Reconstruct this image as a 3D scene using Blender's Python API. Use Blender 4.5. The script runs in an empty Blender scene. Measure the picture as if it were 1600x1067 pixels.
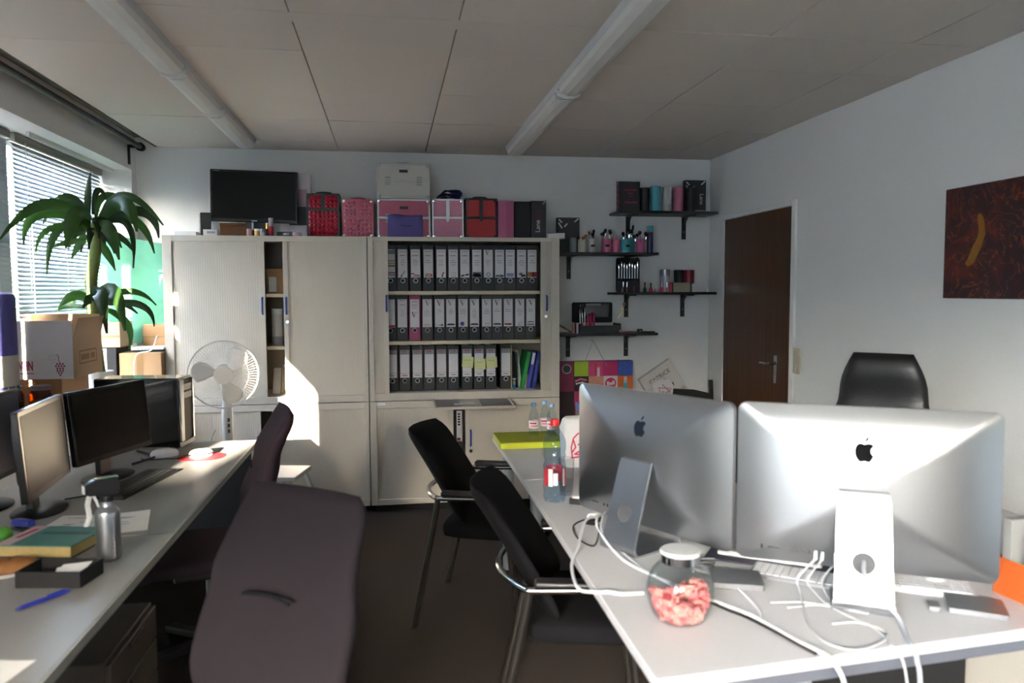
import bpy, bmesh, math, random
from mathutils import Vector, Matrix
random.seed(7)
S = bpy.context.scene
COL = S.collection
PI = math.pi
# ---------------------------------------------------------------- camera
cam_d = bpy.data.cameras.new('camera'); cam = bpy.data.objects.new('camera', cam_d); COL.objects.link(cam)
S.camera = cam
cam_d.sensor_width = 36.0; cam_d.lens = 1212.0/1600*36.0; cam_d.clip_start = 0.05
YAW, PITCH, ROLL = 0.15614436, 0.0642573, 0.0034693
_f = Vector((math.sin(YAW)*math.cos(PITCH), math.cos(YAW)*math.cos(PITCH), -math.sin(PITCH)))
_r = Vector((math.cos(YAW), -math.sin(YAW), 0)); _d = _f.cross(_r)
_r2 = _r*math.cos(ROLL)+_d*math.sin(ROLL); _d2 = -_r*math.sin(ROLL)+_d*math.cos(ROLL)
cam.matrix_world = Matrix(((_r2.x, -_d2.x, -_f.x, 0), (_r2.y, -_d2.y, -_f.y, 0), (_r2.z, -_d2.z, -_f.z, 1.48), (0, 0, 0, 1)))
cam_d.dof.use_dof = True; cam_d.dof.focus_distance = 5.2; cam_d.dof.aperture_fstop = 2.8
# ---------------------------------------------------------------- light
W = bpy.data.worlds.new('world'); S.world = W; W.use_nodes = True
nt = W.node_tree; nt.nodes.clear()
sky = nt.nodes.new('ShaderNodeTexSky'); sky.sky_type = 'NISHITA'; sky.sun_disc = False
sky.sun_elevation = math.radians(28); sky.sun_rotation = math.radians(189); sky.dust_density = 2.5; sky.air_density = 1.0
bg = nt.nodes.new('ShaderNodeBackground'); bg.inputs[1].default_value = 9.5
wo = nt.nodes.new('ShaderNodeOutputWorld')
hs = nt.nodes.new('ShaderNodeHueSaturation'); hs.inputs['Saturation'].default_value = .85
nt.links.new(sky.outputs[0], hs.inputs['Color']); nt.links.new(hs.outputs[0], bg.inputs[0]); nt.links.new(bg.outputs[0], wo.inputs[0])
sun_d = bpy.data.lights.new('sun', 'SUN'); sun_d.energy = 200.0; sun_d.angle = math.radians(0.6); sun_d.color = (1.0, 0.86, 0.70)
sun = bpy.data.objects.new('sun', sun_d); COL.objects.link(sun)
sun.rotation_euler = Vector((0.157, 1.0, -0.186)).to_track_quat('-Z', 'Y').to_euler(); sun.location = (-3, -8, 4)
S.view_settings.view_transform = 'Standard'; S.view_settings.look = 'None'
S.view_settings.exposure = 0.66; S.view_settings.gamma = 1.0; S.view_settings.use_curve_mapping = False

# ---------------------------------------------------------------- helpers
def lin(h):
    h = h.lstrip('#'); o = []
    for i in (0, 2, 4):
        c = int(h[i:i+2], 16)/255
        o.append(c/12.92 if c <= .04045 else ((c+.055)/1.055)**2.4)
    return (o[0], o[1], o[2], 1.0)
MATS = {}
def mat(name, hexc, rough=.5, metal=0., var=.05, scale=6., bump=0., bscale=150., spec=.5, coat=0., transl=0.):
    if name in MATS: return MATS[name]
    m = bpy.data.materials.new(name); MATS[name] = m; m.use_nodes = True
    t = m.node_tree; p = t.nodes['Principled BSDF']
    col = lin(hexc)
    tc = t.nodes.new('ShaderNodeTexCoord')
    n = t.nodes.new('ShaderNodeTexNoise'); n.inputs['Scale'].default_value = scale; n.inputs['Detail'].default_value = 3
    t.links.new(tc.outputs['Object'], n.inputs['Vector'])
    mx = t.nodes.new('ShaderNodeMix'); mx.data_type = 'RGBA'
    mx.inputs[6].default_value = tuple(c*(1-var) for c in col[:3])+(1,)
    mx.inputs[7].default_value = tuple(min(1, c*(1+var)) for c in col[:3])+(1,)
    t.links.new(n.outputs[0], mx.inputs[0]); t.links.new(mx.outputs[2], p.inputs['Base Color'])
    p.inputs['Roughness'].default_value = rough; p.inputs['Metallic'].default_value = metal
    p.inputs['Specular IOR Level'].default_value = spec; p.inputs['Coat Weight'].default_value = coat
    if bump:
        b = t.nodes.new('ShaderNodeBump'); b.inputs['Strength'].default_value = bump; b.inputs['Distance'].default_value = .003
        n2 = t.nodes.new('ShaderNodeTexNoise'); n2.inputs['Scale'].default_value = bscale
        t.links.new(tc.outputs['Object'], n2.inputs['Vector'])
        t.links.new(n2.outputs[0], b.inputs['Height']); t.links.new(b.outputs[0], p.inputs['Normal'])
    if transl:
        tr = t.nodes.new('ShaderNodeBsdfTranslucent'); t.links.new(mx.outputs[2], tr.inputs[0])
        ms = t.nodes.new('ShaderNodeMixShader'); ms.inputs[0].default_value = transl
        out = t.nodes['Material Output']
        t.links.new(p.outputs[0], ms.inputs[1]); t.links.new(tr.outputs[0], ms.inputs[2]); t.links.new(ms.outputs[0], out.inputs[0])
    return m
def glass(name, tint=(1, 1, 1), rough=.03, ior=1.45):
    if name in MATS: return MATS[name]
    m = bpy.data.materials.new(name); MATS[name] = m; m.use_nodes = True
    t = m.node_tree; t.nodes.remove(t.nodes['Principled BSDF'])
    a = t.nodes.new('ShaderNodeBsdfTransparent'); a.inputs[0].default_value = tuple(tint)+(1,)
    g = t.nodes.new('ShaderNodeBsdfGlossy'); g.inputs['Roughness'].default_value = rough
    lw = t.nodes.new('ShaderNodeLayerWeight'); lw.inputs['Blend'].default_value = .5
    pw = t.nodes.new('ShaderNodeMath'); pw.operation = 'POWER'; pw.inputs[1].default_value = 5
    f = t.nodes.new('ShaderNodeMath'); f.operation = 'MULTIPLY_ADD'; f0 = ((ior-1)/(ior+1))**2; f.inputs[1].default_value = 1-f0; f.inputs[2].default_value = f0
    t.links.new(lw.outputs['Facing'], pw.inputs[0]); t.links.new(pw.outputs[0], f.inputs[0])
    ms = t.nodes.new('ShaderNodeMixShader')
    t.links.new(f.outputs[0], ms.inputs[0]); t.links.new(a.outputs[0], ms.inputs[1]); t.links.new(g.outputs[0], ms.inputs[2])
    t.links.new(ms.outputs[0], t.nodes['Material Output'].inputs[0])
    return m

class MB:
    def __init__(s): s.v = []; s.f = []; s.m = []
    def add(s, vs, fs, m=0):
        o = len(s.v); s.v += [tuple(v) for v in vs]
        for f in fs: s.f.append(tuple(i+o for i in f)); s.m.append(m)
        return s
    def box(s, x0, y0, z0, x1, y1, z1, m=0):
        return s.add([(x0, y0, z0), (x1, y0, z0), (x1, y1, z0), (x0, y1, z0), (x0, y0, z1), (x1, y0, z1), (x1, y1, z1), (x0, y1, z1)],
                     [(0, 3, 2, 1), (4, 5, 6, 7), (0, 1, 5, 4), (1, 2, 6, 5), (2, 3, 7, 6), (3, 0, 4, 7)], m)
    def obox(s, c, size, rot, m=0):      # rot: Matrix 3x3
        c = Vector(c); R = rot
        vs = [c+R@Vector((sx*size[0]/2, sy*size[1]/2, sz*size[2]/2)) for sz in (-1, 1) for sx, sy in ((-1, -1), (1, -1), (1, 1), (-1, 1))]
        return s.add(vs, [(0, 3, 2, 1), (4, 5, 6, 7), (0, 1, 5, 4), (1, 2, 6, 5), (2, 3, 7, 6), (3, 0, 4, 7)], m)
    def bar(s, p0, p1, w, t, up=(0, 0, 1), m=0):
        p0 = Vector(p0); p1 = Vector(p1); d = (p1-p0); L = d.length; d.normalize()
        u = Vector(up); a = d.cross(u)
        if a.length < 1e-4: a = d.cross(Vector((1, 0, 0)))
        a.normalize(); b = a.cross(d)
        return s.obox((p0+p1)/2, (L, w, t), Matrix((d, a, b)).transposed(), m)
    def loft(s, rings, m=0, cap=True, closed=True):
        n = len(rings[0]); o = len(s.v)
        for r in rings: s.v += [tuple(v) for v in r]
        for i in range(len(rings)-1):
            for j in range(n if closed else n-1):
                k = (j+1) % n
                s.f.append((o+i*n+j, o+i*n+k, o+(i+1)*n+k, o+(i+1)*n+j)); s.m.append(m)
        if cap:
            s.f.append(tuple(o+j for j in reversed(range(n)))); s.m.append(m)
            q = o+(len(rings)-1)*n
            s.f.append(tuple(q+j for j in range(n))); s.m.append(m)
        return s
    def cyl(s, p0, p1, r0, r1=None, n=16, m=0, cap=True):
        r1 = r0 if r1 is None else r1
        p0 = Vector(p0); p1 = Vector(p1); d = (p1-p0).normalized()
        a = d.orthogonal().normalized(); b = d.cross(a)
        return s.loft([[p+r*(math.cos(2*PI*i/n)*a+math.sin(2*PI*i/n)*b) for i in range(n)] for p, r in ((p0, r0), (p1, r1))], m, cap)
    def lathe(s, prof, n=20, c=(0, 0, 0), m=0, cap=True):
        return s.loft([[(c[0]+r*math.cos(2*PI*i/n), c[1]+r*math.sin(2*PI*i/n), c[2]+z) for i in range(n)] for r, z in prof], m, cap)
    def tube(s, pts, r, n=8, m=0, smooth=0, cap=True):
        P = [Vector(p) for p in pts]
        if smooth: P = spline(P, smooth)
        rings = []; a = None
        for i, p in enumerate(P):
            d = (P[min(i+1, len(P)-1)]-P[max(i-1, 0)]).normalized()
            if a is None: a = d.orthogonal().normalized()
            else: a = (a-d*a.dot(d)).normalized()
            b = d.cross(a)
            rr = r(i/(len(P)-1)) if callable(r) else r
            rings.append([p+rr*(math.cos(2*PI*k/n)*a+math.sin(2*PI*k/n)*b) for k in range(n)])
        return s.loft(rings, m, cap)
    def ring(s, c, axis, R, r, n=24, k=6, m=0):
        c = Vector(c); ax = Vector(axis).normalized(); a = ax.orthogonal().normalized(); b = ax.cross(a)
        o = len(s.v)
        for i in range(n):
            t = 2*PI*i/n; d = math.cos(t)*a+math.sin(t)*b
            for j in range(k):
                u = 2*PI*j/k; s.v.append(tuple(c+d*(R+r*math.cos(u))+ax*r*math.sin(u)))
        for i in range(n):
            for j in range(k):
                s.f.append((o+i*k+j, o+((i+1) % n)*k+j, o+((i+1) % n)*k+(j+1) % k, o+i*k+(j+1) % k)); s.m.append(m)
        return s
    def prism(s, poly, fr, d0, d1, m=0):   # poly 2d, fr=(origin,u,v,n)
        o, u, v, n = [Vector(x) for x in fr]
        return s.loft([[o+u*x+v*y+n*d for x, y in poly] for d in (d0, d1)], m, True)
    def ball(s, c, r, n=10, m=0, sz=1.):
        k = max(4, n//2+1)
        prof = [(max(1e-4, r*math.sin(PI*i/k)), -r*sz*math.cos(PI*i/k)) for i in range(k+1)]
        return s.lathe(prof, n, c, m)
    def build(s, name, mats, parent=None, loc=(0, 0, 0), rz=0, bevel=0, seg=2, ang=40, rot=None):
        me = bpy.data.meshes.new(name); me.from_pydata(s.v, [], s.f)
        if not isinstance(mats, (list, tuple)): mats = [mats]
        for q in mats: me.materials.append(q)
        for p, mi in zip(me.polygons, s.m): p.material_index = mi
        b = bmesh.new(); b.from_mesh(me); bmesh.ops.recalc_face_normals(b, faces=b.faces); b.to_mesh(me); b.free()
        for p in me.polygons: p.use_smooth = True
        me.set_sharp_from_angle(angle=math.radians(ang))
        ob = bpy.data.objects.new(name, me); COL.objects.link(ob)
        if parent: ob.parent = parent
        ob.location = loc; ob.rotation_euler = rot if rot else (0, 0, rz)
        if bevel:
            md = ob.modifiers.new('bevel', 'BEVEL'); md.width = bevel; md.segments = seg; md.limit_method = 'ANGLE'; md.angle_limit = math.radians(40)
        return ob
def spline(P, k):
    out = []
    for i in range(len(P)-1):
        a, b, c, d = P[max(i-1, 0)], P[i], P[i+1], P[min(i+2, len(P)-1)]
        for j in range(k):
            t = j/k
            out.append(.5*((2*b)+(c-a)*t+(2*a-5*b+4*c-d)*t*t+(-a+3*b-3*c+d)*t**3))
    out.append(P[-1]); return out
def tag(o, label=None, cat=None, group=None, kind=None):
    if label: o['label'] = label
    if cat: o['category'] = cat
    if group: o['group'] = group
    if kind: o['kind'] = kind
    return o
def thing(name, label, cat, loc=(0, 0, 0), rz=0, group=None, rot=None):
    o = bpy.data.objects.new(name, None); o.empty_display_size = .05; COL.objects.link(o)
    o.location = loc; o.rotation_euler = rot if rot else (0, 0, rz)
    return tag(o, label, cat, group)
def struct(mb, name, mats, parent=None, bevel=0):
    o = mb.build(name, mats, parent, bevel=bevel)
    if not parent: o['kind'] = 'structure'
    return o
def inst(src, parent=None, loc=None, rz=None):
    c = src.copy(); COL.objects.link(c); c.parent = parent
    if loc is not None: c.location = loc
    if rz is not None: c.rotation_euler = (0, 0, rz)
    return c
def dup(rt, loc, rz=0, label=None, group=None):
    r = rt.copy(); COL.objects.link(r); r.location = loc; r.rotation_euler = (0, 0, rz)
    if label: r['label'] = label
    if group: r['group'] = group
    for ch in list(rt.children):
        c = ch.copy(); COL.objects.link(c); c.parent = r
        for g in list(ch.children):
            d = g.copy(); COL.objects.link(d); d.parent = c
    return r
def text_mb(body, size, o, u, v, align='CENTER', mb=None, m=0, bold=0.0, extrude=.0003):
    cu = bpy.data.curves.new('t', 'FONT'); cu.body = body; cu.size = size; cu.align_x = align; cu.align_y = 'CENTER'
    cu.extrude = extrude; cu.offset = bold; cu.resolution_u = 3
    ob = bpy.data.objects.new('t', cu)
    me = bpy.data.meshes.new_from_object(ob)
    o, u, v = Vector(o), Vector(u).normalized(), Vector(v).normalized(); n = u.cross(v)
    mb = mb or MB()
    mb.add([o+u*q.co.x+v*q.co.y+n*q.co.z for q in me.vertices], [tuple(p.vertices) for p in me.polygons], m)
    bpy.data.objects.remove(ob); bpy.data.curves.remove(cu); bpy.data.meshes.remove(me)
    return mb
def rrect(w, h, r, n=5):
    out = []
    for cx, cy, a0 in ((w/2-r, h/2-r, 0), (-w/2+r, h/2-r, PI/2), (-w/2+r, -h/2+r, PI), (w/2-r, -h/2+r, 3*PI/2)):
        for i in range(n+1):
            a = a0+PI/2*i/n; out.append((cx+r*math.cos(a), cy+r*math.sin(a)))
    return out
ORD = ['first', 'second', 'third', 'fourth', 'fifth', 'sixth', 'seventh', 'eighth', 'ninth', 'tenth', 'eleventh', 'twelfth', 'thirteenth', 'fourteenth']
RX = lambda a: Matrix.Rotation(a, 3, 'X')
RY = lambda a: Matrix.Rotation(a, 3, 'Y')
RZ = lambda a: Matrix.Rotation(a, 3, 'Z')
F = 0.02      # floor height
CH = 2.46     # ceiling height
DZ = 0.72     # desk height
XR, YB = 2.396, 5.6
# ---------------------------------------------------------------- materials
m_wall = mat('wall_paint', '#eeedea', .85, var=.02, scale=2, bump=.15, bscale=220)
m_ceil = mat('ceiling_panel', '#d8d0c6', .9, var=.03, scale=3, bump=.1, bscale=300)
m_gap = mat('dark_gap', '#4a453e', .9)
m_carpet = mat('brown_carpet', '#241910', .95, var=.25, scale=120, bump=.8, bscale=400)
m_white = mat('white_paint', '#e4e4e0', .5)
m_frame = mat('window_frame', '#c9c9c4', .45)
m_black = mat('black_plastic', '#141415', .4)
m_blackmatt = mat('black_matt', '#0f0f10', .75)
m_darkgrey = mat('dark_grey', '#303134', .5)
m_chrome = mat('chrome', '#d8d8da', .12, 1.0, var=.02)
m_steel = mat('steel', '#9a9b9d', .35, 1.0)
m_cab = mat('cabinet_grey', '#c4bbad', .42, var=.03, scale=1.5)
m_cabdoor = mat('cabinet_shutter', '#c2b9aa', .45, var=.03, scale=1.5)
m_shelfbeige = mat('shelf_beige', '#cfc2a6', .5)
m_inside = mat('cabinet_inside', '#a89f90', .6)
m_blue = mat('blue_handle', '#2c3f8c', .4)
m_desk = mat('desk_laminate', '#84837f', .38, var=.02, scale=3)
m_deskw = mat('desk_white', '#d0cfd1', .35, var=.02, scale=3)
m_edge = mat('desk_edge', '#a9a79f', .4)
m_glass = glass('window_glass', (.97, .98, .97), .01)
m_alu = mat('aluminium', '#c9cbce', .31, 1.0, var=.02, scale=2)
m_paper = mat('white_paper', '#e6e6e4', .8)
m_label = mat('label_paper', '#dcd8dc', .7)
m_ink = mat('ink_grey', '#66666c', .8)
m_inkdark = mat('ink_dark', '#26262b', .8)
m_red = mat('red_print', '#b02838', .6)
m_pink = mat('pink_plastic', '#cf6f90', .45)
m_teal = mat('teal_plastic', '#4b9fae', .45)
m_wplastic = mat('white_plastic', '#dedede', .35)
m_card = mat('cardboard', '#a3805c', .85, var=.08, scale=5)
m_cardw = mat('white_cardboard', '#d8d3d0', .75)

# ---------------------------------------------------------------- room shell
struct(MB().box(-1.73, -3.2, F-.06, XR+.1, YB+.1, F), 'floor', m_carpet)
struct(MB().box(-2.1, YB, F, XR+.1, YB+.1, CH+.1), 'wall_back', m_wall)
RX0, RX1, RZ0, RZ1 = -1.3, .05, 1.8, 2.32
w = MB()
w.box(-1.73, -3.3, F, RX0, -3.2, CH+.1); w.box(RX1, -3.3, F, XR+.1, -3.2, CH+.1); w.box(RX0, -3.3, F, RX1, -3.2, RZ0); w.box(RX0, -3.3, RZ1, RX1, -3.2, CH+.1)
w6 = struct(MB().box(RX0, -3.27, RZ0, RX1, -3.23, RZ0+.04).box(RX0, -3.27, RZ1-.04, RX1, -3.23, RZ1).box(RX0, -3.27, RZ0+.04, RX0+.04, -3.23, RZ1-.04).box(RX1-.04, -3.27, RZ0+.04, RX1, -3.23, RZ1-.04), 'window_6', m_frame)  # unseen window added to brighten the back wall
MB().add([(RX0+.04, -3.25, RZ0+.04), (RX1-.04, -3.25, RZ0+.04), (RX1-.04, -3.25, RZ1-.04), (RX0+.04, -3.25, RZ1-.04)], [(0, 1, 2, 3)]).build('pane', m_glass, w6)
struct(w, 'wall_rear', mat('rear_wall_dark', '#4a413a', .6))  # unseen wall, its dark colour chosen to darken the computers' reflections
# right wall with the doorway cut
DY0, DY1, DH = 4.372, 5.314, 1.985
w = MB()
w.box(XR, -3.2, F, XR+.12, DY0-.045, CH+.1); w.box(XR, DY1+.02, F, XR+.12, YB, CH+.1); w.box(XR, DY0-.045, DH+.03, XR+.12, DY1+.02, CH+.1)
w.box(XR+.06, DY0-.045, F, XR+.12, DY1+.02, DH+.03)
struct(w, 'wall_right', m_wall)
# left wall: bulkhead, reveal wall, piers, thin rear facade with a high strip window
SILL = .86; WT = 2.29; XI = -1.67; XO = -1.95
w = MB()
w.box(XO-.05, .2, WT, XI, YB, CH+.1)                 # bulkhead
w.box(XO-.05, .2, F, XO+.02, YB, SILL)               # below windows
w.box(XO-.05, 5.5, SILL, XI, YB, WT)                 # end jamb
w.box(XO-.05, .0, F, XI, .2, CH+.1)                  # pier
WY0, WY1, WZ0, WZ1 = -2.65, -1.09, .72, 2.27; VY0, VY1, VZ1 = -.97, -.60, 1.25
w.box(-1.73, -3.2, F, XI, WY0, CH+.1); w.box(-1.73, WY1, F, XI, VY0, CH+.1); w.box(-1.73, VY1, F, XI, 0, CH+.1); w.box(-1.73, VY0, F, XI, VY1, WZ0); w.box(-1.73, VY0, VZ1, XI, VY1, CH+.1)
w.box(-1.73, WY0, F, XI, WY1, WZ0); w.box(-1.73, WY0, WZ1, XI, WY1, CH+.1)
struct(w, 'wall_left', m_wall)
# ceiling: slab plus recessed-joint panels
ce = MB(); ce.box(-1.73, -3.2, CH+.075, XR+.1, YB, CH+.12); ce.box(-1.53, -3.2, CH+.022, XR, YB, CH+.03)
ce.box(-1.545, .2, CH, -1.53, YB, CH+.08)
ceiling = struct(ce, 'ceiling', m_gap)
xs = [-1.53, -.93, -.335, .262, .862, 1.46, 2.065, XR]
ys = [-3.2, -1.75, -1.09, -.43, .23, .89, 1.55, 2.21, 2.87, 2.97, 3.315, 3.95, 4.62, 5.27, YB]
for j in range(len(ys)-1):
    for i in range(len(xs)-1):
        strip = abs(ys[j]-2.87) < .01
        if strip and i: continue
        xa, xb = (xs[0], xs[-1]) if strip else (xs[i], xs[i+1])
        dz = random.uniform(-.0012, .0012)
        gx = .0026; gy = .0012
        MB().box(xa+gx, ys[j]+gy, CH+dz, xb-gx, ys[j+1]-gy, CH+.02).build('ceiling_panel', m_ceil, ceiling)
# curtain channel in front of the bulkhead, rod and bracket
m_chan = mat('curtain_channel', '#6d665c', .7)
struct(MB().box(XI, .2, CH+.06, -1.545, YB, CH+.07), 'trim_1', m_chan)
rod = thing('curtain_rod', 'dark metal curtain rod running under the ceiling channel above the window', 'curtain rod', (-1.60, 5.46, 2.435))
MB().cyl((0, 0, 0), (0, -5.2, 0), .017, n=12).build('pole', m_darkgrey, rod)
MB().cyl((0, .0, 0), (0, .045, 0), .028, .024, n=14).build('end_cap', m_blackmatt, rod)
b = MB(); b.box(-.068, -.03, -.012, .0, -.012, .006); b.box(-.068, -.03, -.12, -.056, -.012, .006)
b.build('bracket', m_blackmatt, rod)
# windows
def window(n, y0, y1, z0, z1, x, fr=.055, ft=.03):
    t = MB()
    for a in ((y0, z0, y0+fr, z1), (y1-fr, z0, y1, z1), (y0+fr, z0, y1-fr, z0+fr), (y0+fr, z1-fr, y1-fr, z1)):
        t.box(x-ft, a[0], a[1], x+ft, a[2], a[3])
    o = struct(t, 'window_%d' % n, m_frame, bevel=.004)
    MB().add([(x, y0+fr, z0+fr), (x, y1-fr, z0+fr), (x, y1-fr, z1-fr), (x, y0+fr, z1-fr)], [(0, 1, 2, 3)]).build('pane', m_glass, o)
    return o
w1 = window(1, 4.28, 5.5, SILL+.04, WT, XO)
for k, (a, b_) in enumerate(((3.03, 4.25), (1.78, 3.0), (.53, 1.75))): window(2+k, a, b_, SILL+.04, WT, XO)
window(5, WY0, WY1, WZ0, WZ1, -1.70, .02, .008); window(7, VY0, VY1, WZ0, VZ1, -1.70, .02, .008)  # the low second window here is unseen, added for extra daylight
h = MB(); h.box(-1.92, 4.285, 1.39, -1.905, 4.33, 1.43); h.tube([(-1.905, 4.31, 1.41), (-1.875, 4.31, 1.41), (-1.87, 4.36, 1.41), (-1.87, 4.41, 1.41)], .008, 8)
h.build('window_handle', m_steel, w1)
MB().box(XO+.02, .2, SILL-.02, -1.44, 5.5, SILL).build('window_sill', m_white, w1, bevel=.004)
for y in (4.265, 3.015, 1.765): struct(MB().box(XO-.05, y-.02, SILL, XO+.04, y+.02, WT), 'trim_%d' % (2+int((4.3-y)/1.2)), m_frame)
struct(MB().box(XO-.05, .2, SILL, XO+.04, .53, WT), 'trim_5', m_frame)
struct(MB().box(-1.79, 4.28, WT-.025, -1.775, 5.5, WT), 'trim_6', m_frame)
# door
m_door = bpy.data.materials.new('brown_wood_door'); m_door.use_nodes = True
t = m_door.node_tree; p = t.nodes['Principled BSDF']
tc = t.nodes.new('ShaderNodeTexCoord'); mp = t.nodes.new('ShaderNodeMapping'); mp.inputs['Scale'].default_value = (30, 30, .7)
nz = t.nodes.new('ShaderNodeTexNoise'); nz.inputs['Scale'].default_value = 1.6; nz.inputs['Detail'].default_value = 6
cr = t.nodes.new('ShaderNodeValToRGB'); cr.color_ramp.elements[0].position = .3; cr.color_ramp.elements[0].color = lin('#35200f'); cr.color_ramp.elements[1].position = .75; cr.color_ramp.elements[1].color = lin('#5a3519')
t.links.new(tc.outputs['Object'], mp.inputs[0]); t.links.new(mp.outputs[0], nz.inputs['Vector']); t.links.new(nz.outputs[0], cr.inputs[0]); t.links.new(cr.outputs[0], p.inputs['Base Color']); p.inputs['Roughness'].default_value = .38
fr = MB()
for a in ((DY0-.05, F, DY0-.004, DH+.035), (DY1+.004, F, DY1+.03, DH+.035)): fr.box(XR-.012, a[0], a[1], XR+.05, a[2], a[3])
fr.box(XR-.012, DY0-.004, DH+.004, XR+.05, DY1+.004, DH+.035)
door = struct(fr, 'door_1', m_wall, bevel=.003)
MB().box(XR-.006, DY0, F+.006, XR+.04, DY1, DH).build('door_leaf', m_door, door, bevel=.003)
hd = MB(); hd.box(XR-.014, 4.53-.018, .90, XR-.006, 4.53+.018, 1.075)
hd.cyl((XR-.014, 4.53, 1.025), (XR-.055, 4.53, 1.025), .009, n=12); hd.tube([(XR-.05, 4.525, 1.025), (XR-.055, 4.58, 1.022), (XR-.05, 4.655, 1.018)], .0095, 10, smooth=3)
hd.build('door_handle', m_chrome, door, bevel=.001)
hg = MB()
for z in (.45, 1.62): hg.cyl((XR-.016, DY1+.012, z-.05), (XR-.016, DY1+.012, z+.05), .009, n=10)
hg.build('hinge', m_wall, door)
# switches
sw = thing('light_switch', 'cream upright triple switch and socket plate beside the brown door', 'switch', (XR, 4.28, .985))
m_cream = mat('cream_plastic', '#c9c2ad', .4)
MB().box(-.012, -.038, 0, 0, .038, .155).build('plate', m_cream, sw, bevel=.003)
for k in range(2): MB().box(-.018, -.026, .058+k*.048, -.012, .026, .098+k*.048).build('rocker', m_cream, sw, bevel=.003)
MB().lathe([(.021, 0), (.021, .006), (.017, .006), (.016, .001)], 18).build('socket', m_cream, sw, (-.012, 0, .03), rot=(0, -PI/2, 0))
# unseen block added behind to keep the low sun off the rear windows' lower parts
struct(MB().box(-16, -14, -3, -2.75, -12, 3.62).box(-2.75, -14, -3, 9, -12, 4.6), 'sun_block_wall', mat('render_grey', '#dedbd4', .9))
struct(MB().box(-2.75, .2, 2.62, XO-.05, 7, 2.78), 'sky_block_slab', m_wall)  # unseen overhang added to dim the high sky at the blinds
# outside: hedge and ground seen between the slats
struct(MB().box(-30, -20, -3.1, XO-.05, 30, -3), 'ground', mat('paving', '#8f887c', .9, var=.15, scale=3))
m_hedge = mat('hedge_leaf', '#64805a', .8, var=.4, scale=4, bump=1., bscale=14)
hg = MB()
NX = 40
rings = []
for i in range(NX+1):
    y = -6+46*i/NX; rings.append([(-13+.35*math.sin(i*1.7+k)+dx, y, z+.25*math.sin(i*2.3+k*1.3)*(z > -2)) for k, (dx, z) in enumerate(((0, -3), (.2, -1), (.1, .6), (0, 2.0), (-.6, 2.5), (-1.4, 2.2), (-1.8, .4), (-1.8, -3)))])
hg.loft(rings)
tag(hg.build('hedge', m_hedge), 'tall green hedge outside beyond the blinds of the window', 'hedge')
# ---------------------------------------------------------------- roller shutter cabinets
def shutter(x0, x1, z0, z1, y, n_dir=1):
    """vertical-slat tambour front: shallow ribs"""
    t = MB(); p = .014; n = max(1, int((x1-x0)/p)); s = (x1-x0)/n
    o = []
    for i in range(n):
        a = x0+i*s; o += [(a, y+.00025), (a+s*.12, y), (a+s*.88, y), (a+s, y+.00025)]
    vs = [(x, yy, z0) for x, yy in o]+[(x, yy, z1) for x, yy in o]; k = len(o)
    t.add(vs, [(i, i+1, k+i+1, k+i) for i in range(k-1)])
    t.box(x0, y+.001, z0, x1, y+.012, z1)
    return t
YC = 5.15
def cabinet(label, x0, x1, z0, z1, ix0, ix1, iz0, iz1, doors, shelves, gap):
    c = thing('storage_cabinet', label, 'cabinet', ((x0+x1)/2, YC, z0), 0, 'roller shutter cabinets')
    ox, oy, oz = (x0+x1)/2, YC, z0
    def L(a, b): return a-ox, b-oz
    b = MB(); X0, X1 = x0-ox, x1-ox; H = z1-z0
    b.box(X0, .018, 0, X0+.02, .44, H); b.box(X1-.02, .018, 0, X1, .44, H)
    b.box(X0+.02, .018, 0, X1-.02, .44, max(.02, iz0-z0)); b.box(X0+.02, .018, H-.02, X1-.02, .44, H)
    b.build('carcass', m_cab, c)
    MB().box(X0+.02, .43, .02, X1-.02, .44, H-.02).build('back_panel', m_inside, c)
    f = MB(); a0, a1, e0, e1 = ix0-ox, ix1-ox, iz0-oz, iz1-oz
    f.box(X0, 0, 0, a0, .018, H); f.box(a1, 0, 0, X1, .018, H); f.box(a0, 0, 0, a1, .018, e0); f.box(a0, 0, e1, a1, .018, H)
    f.build('front_frame', m_cab, c, bevel=.002)
    q = MB(); q.box(X0+.02, .02, .02, a0-.002, .40, H-.02); q.box(a1+.002, .02, .02, X1-.02, .40, H-.02)
    q.build('side_lining', m_shelfbeige, c)
    for d in doors:
        o = shutter(d['x0']-ox, d['x1']-ox, e0, e1, .010).build('shutter_door', m_cabdoor, c, ang=25)
        le = d['lead']; s = 1 if d['side'] == 'l' else -1     # lead edge strip
        MB().box(min(le, le-s*.03)-ox, .002, e0, max(le, le-s*.03)-ox, .016, e1).build('edge_strip', m_cab, o, bevel=.001)
        hx = d['hx']-ox; hz0, hz1 = d['hz'][0]-oz, d['hz'][1]-oz
        h = MB(); h.tube([(hx, .004, hz0), (hx, -.012, hz0+.01), (hx, -.012, hz1-.01), (hx, .004, hz1)], .0065, 8)
        h.build('handle', m_blue, o)
        if 'lock' in d:
            MB().cyl((d['lock'][0]-ox, .01, d['lock'][1]-oz), (d['lock'][0]-ox, -.006, d['lock'][1]-oz), .011, n=14).build('lock', m_chrome, o)
    for zt in shelves:
        MB().box(a0-.001, .04, zt-oz-.023, a1+.001, .42, zt-oz).build('shelf', m_shelfbeige, c, bevel=.002)
    if gap: MB().box(X0+.03, .02, -gap, X1-.03, .42, 0).build('plinth', m_blackmatt, c)
    return c
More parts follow.
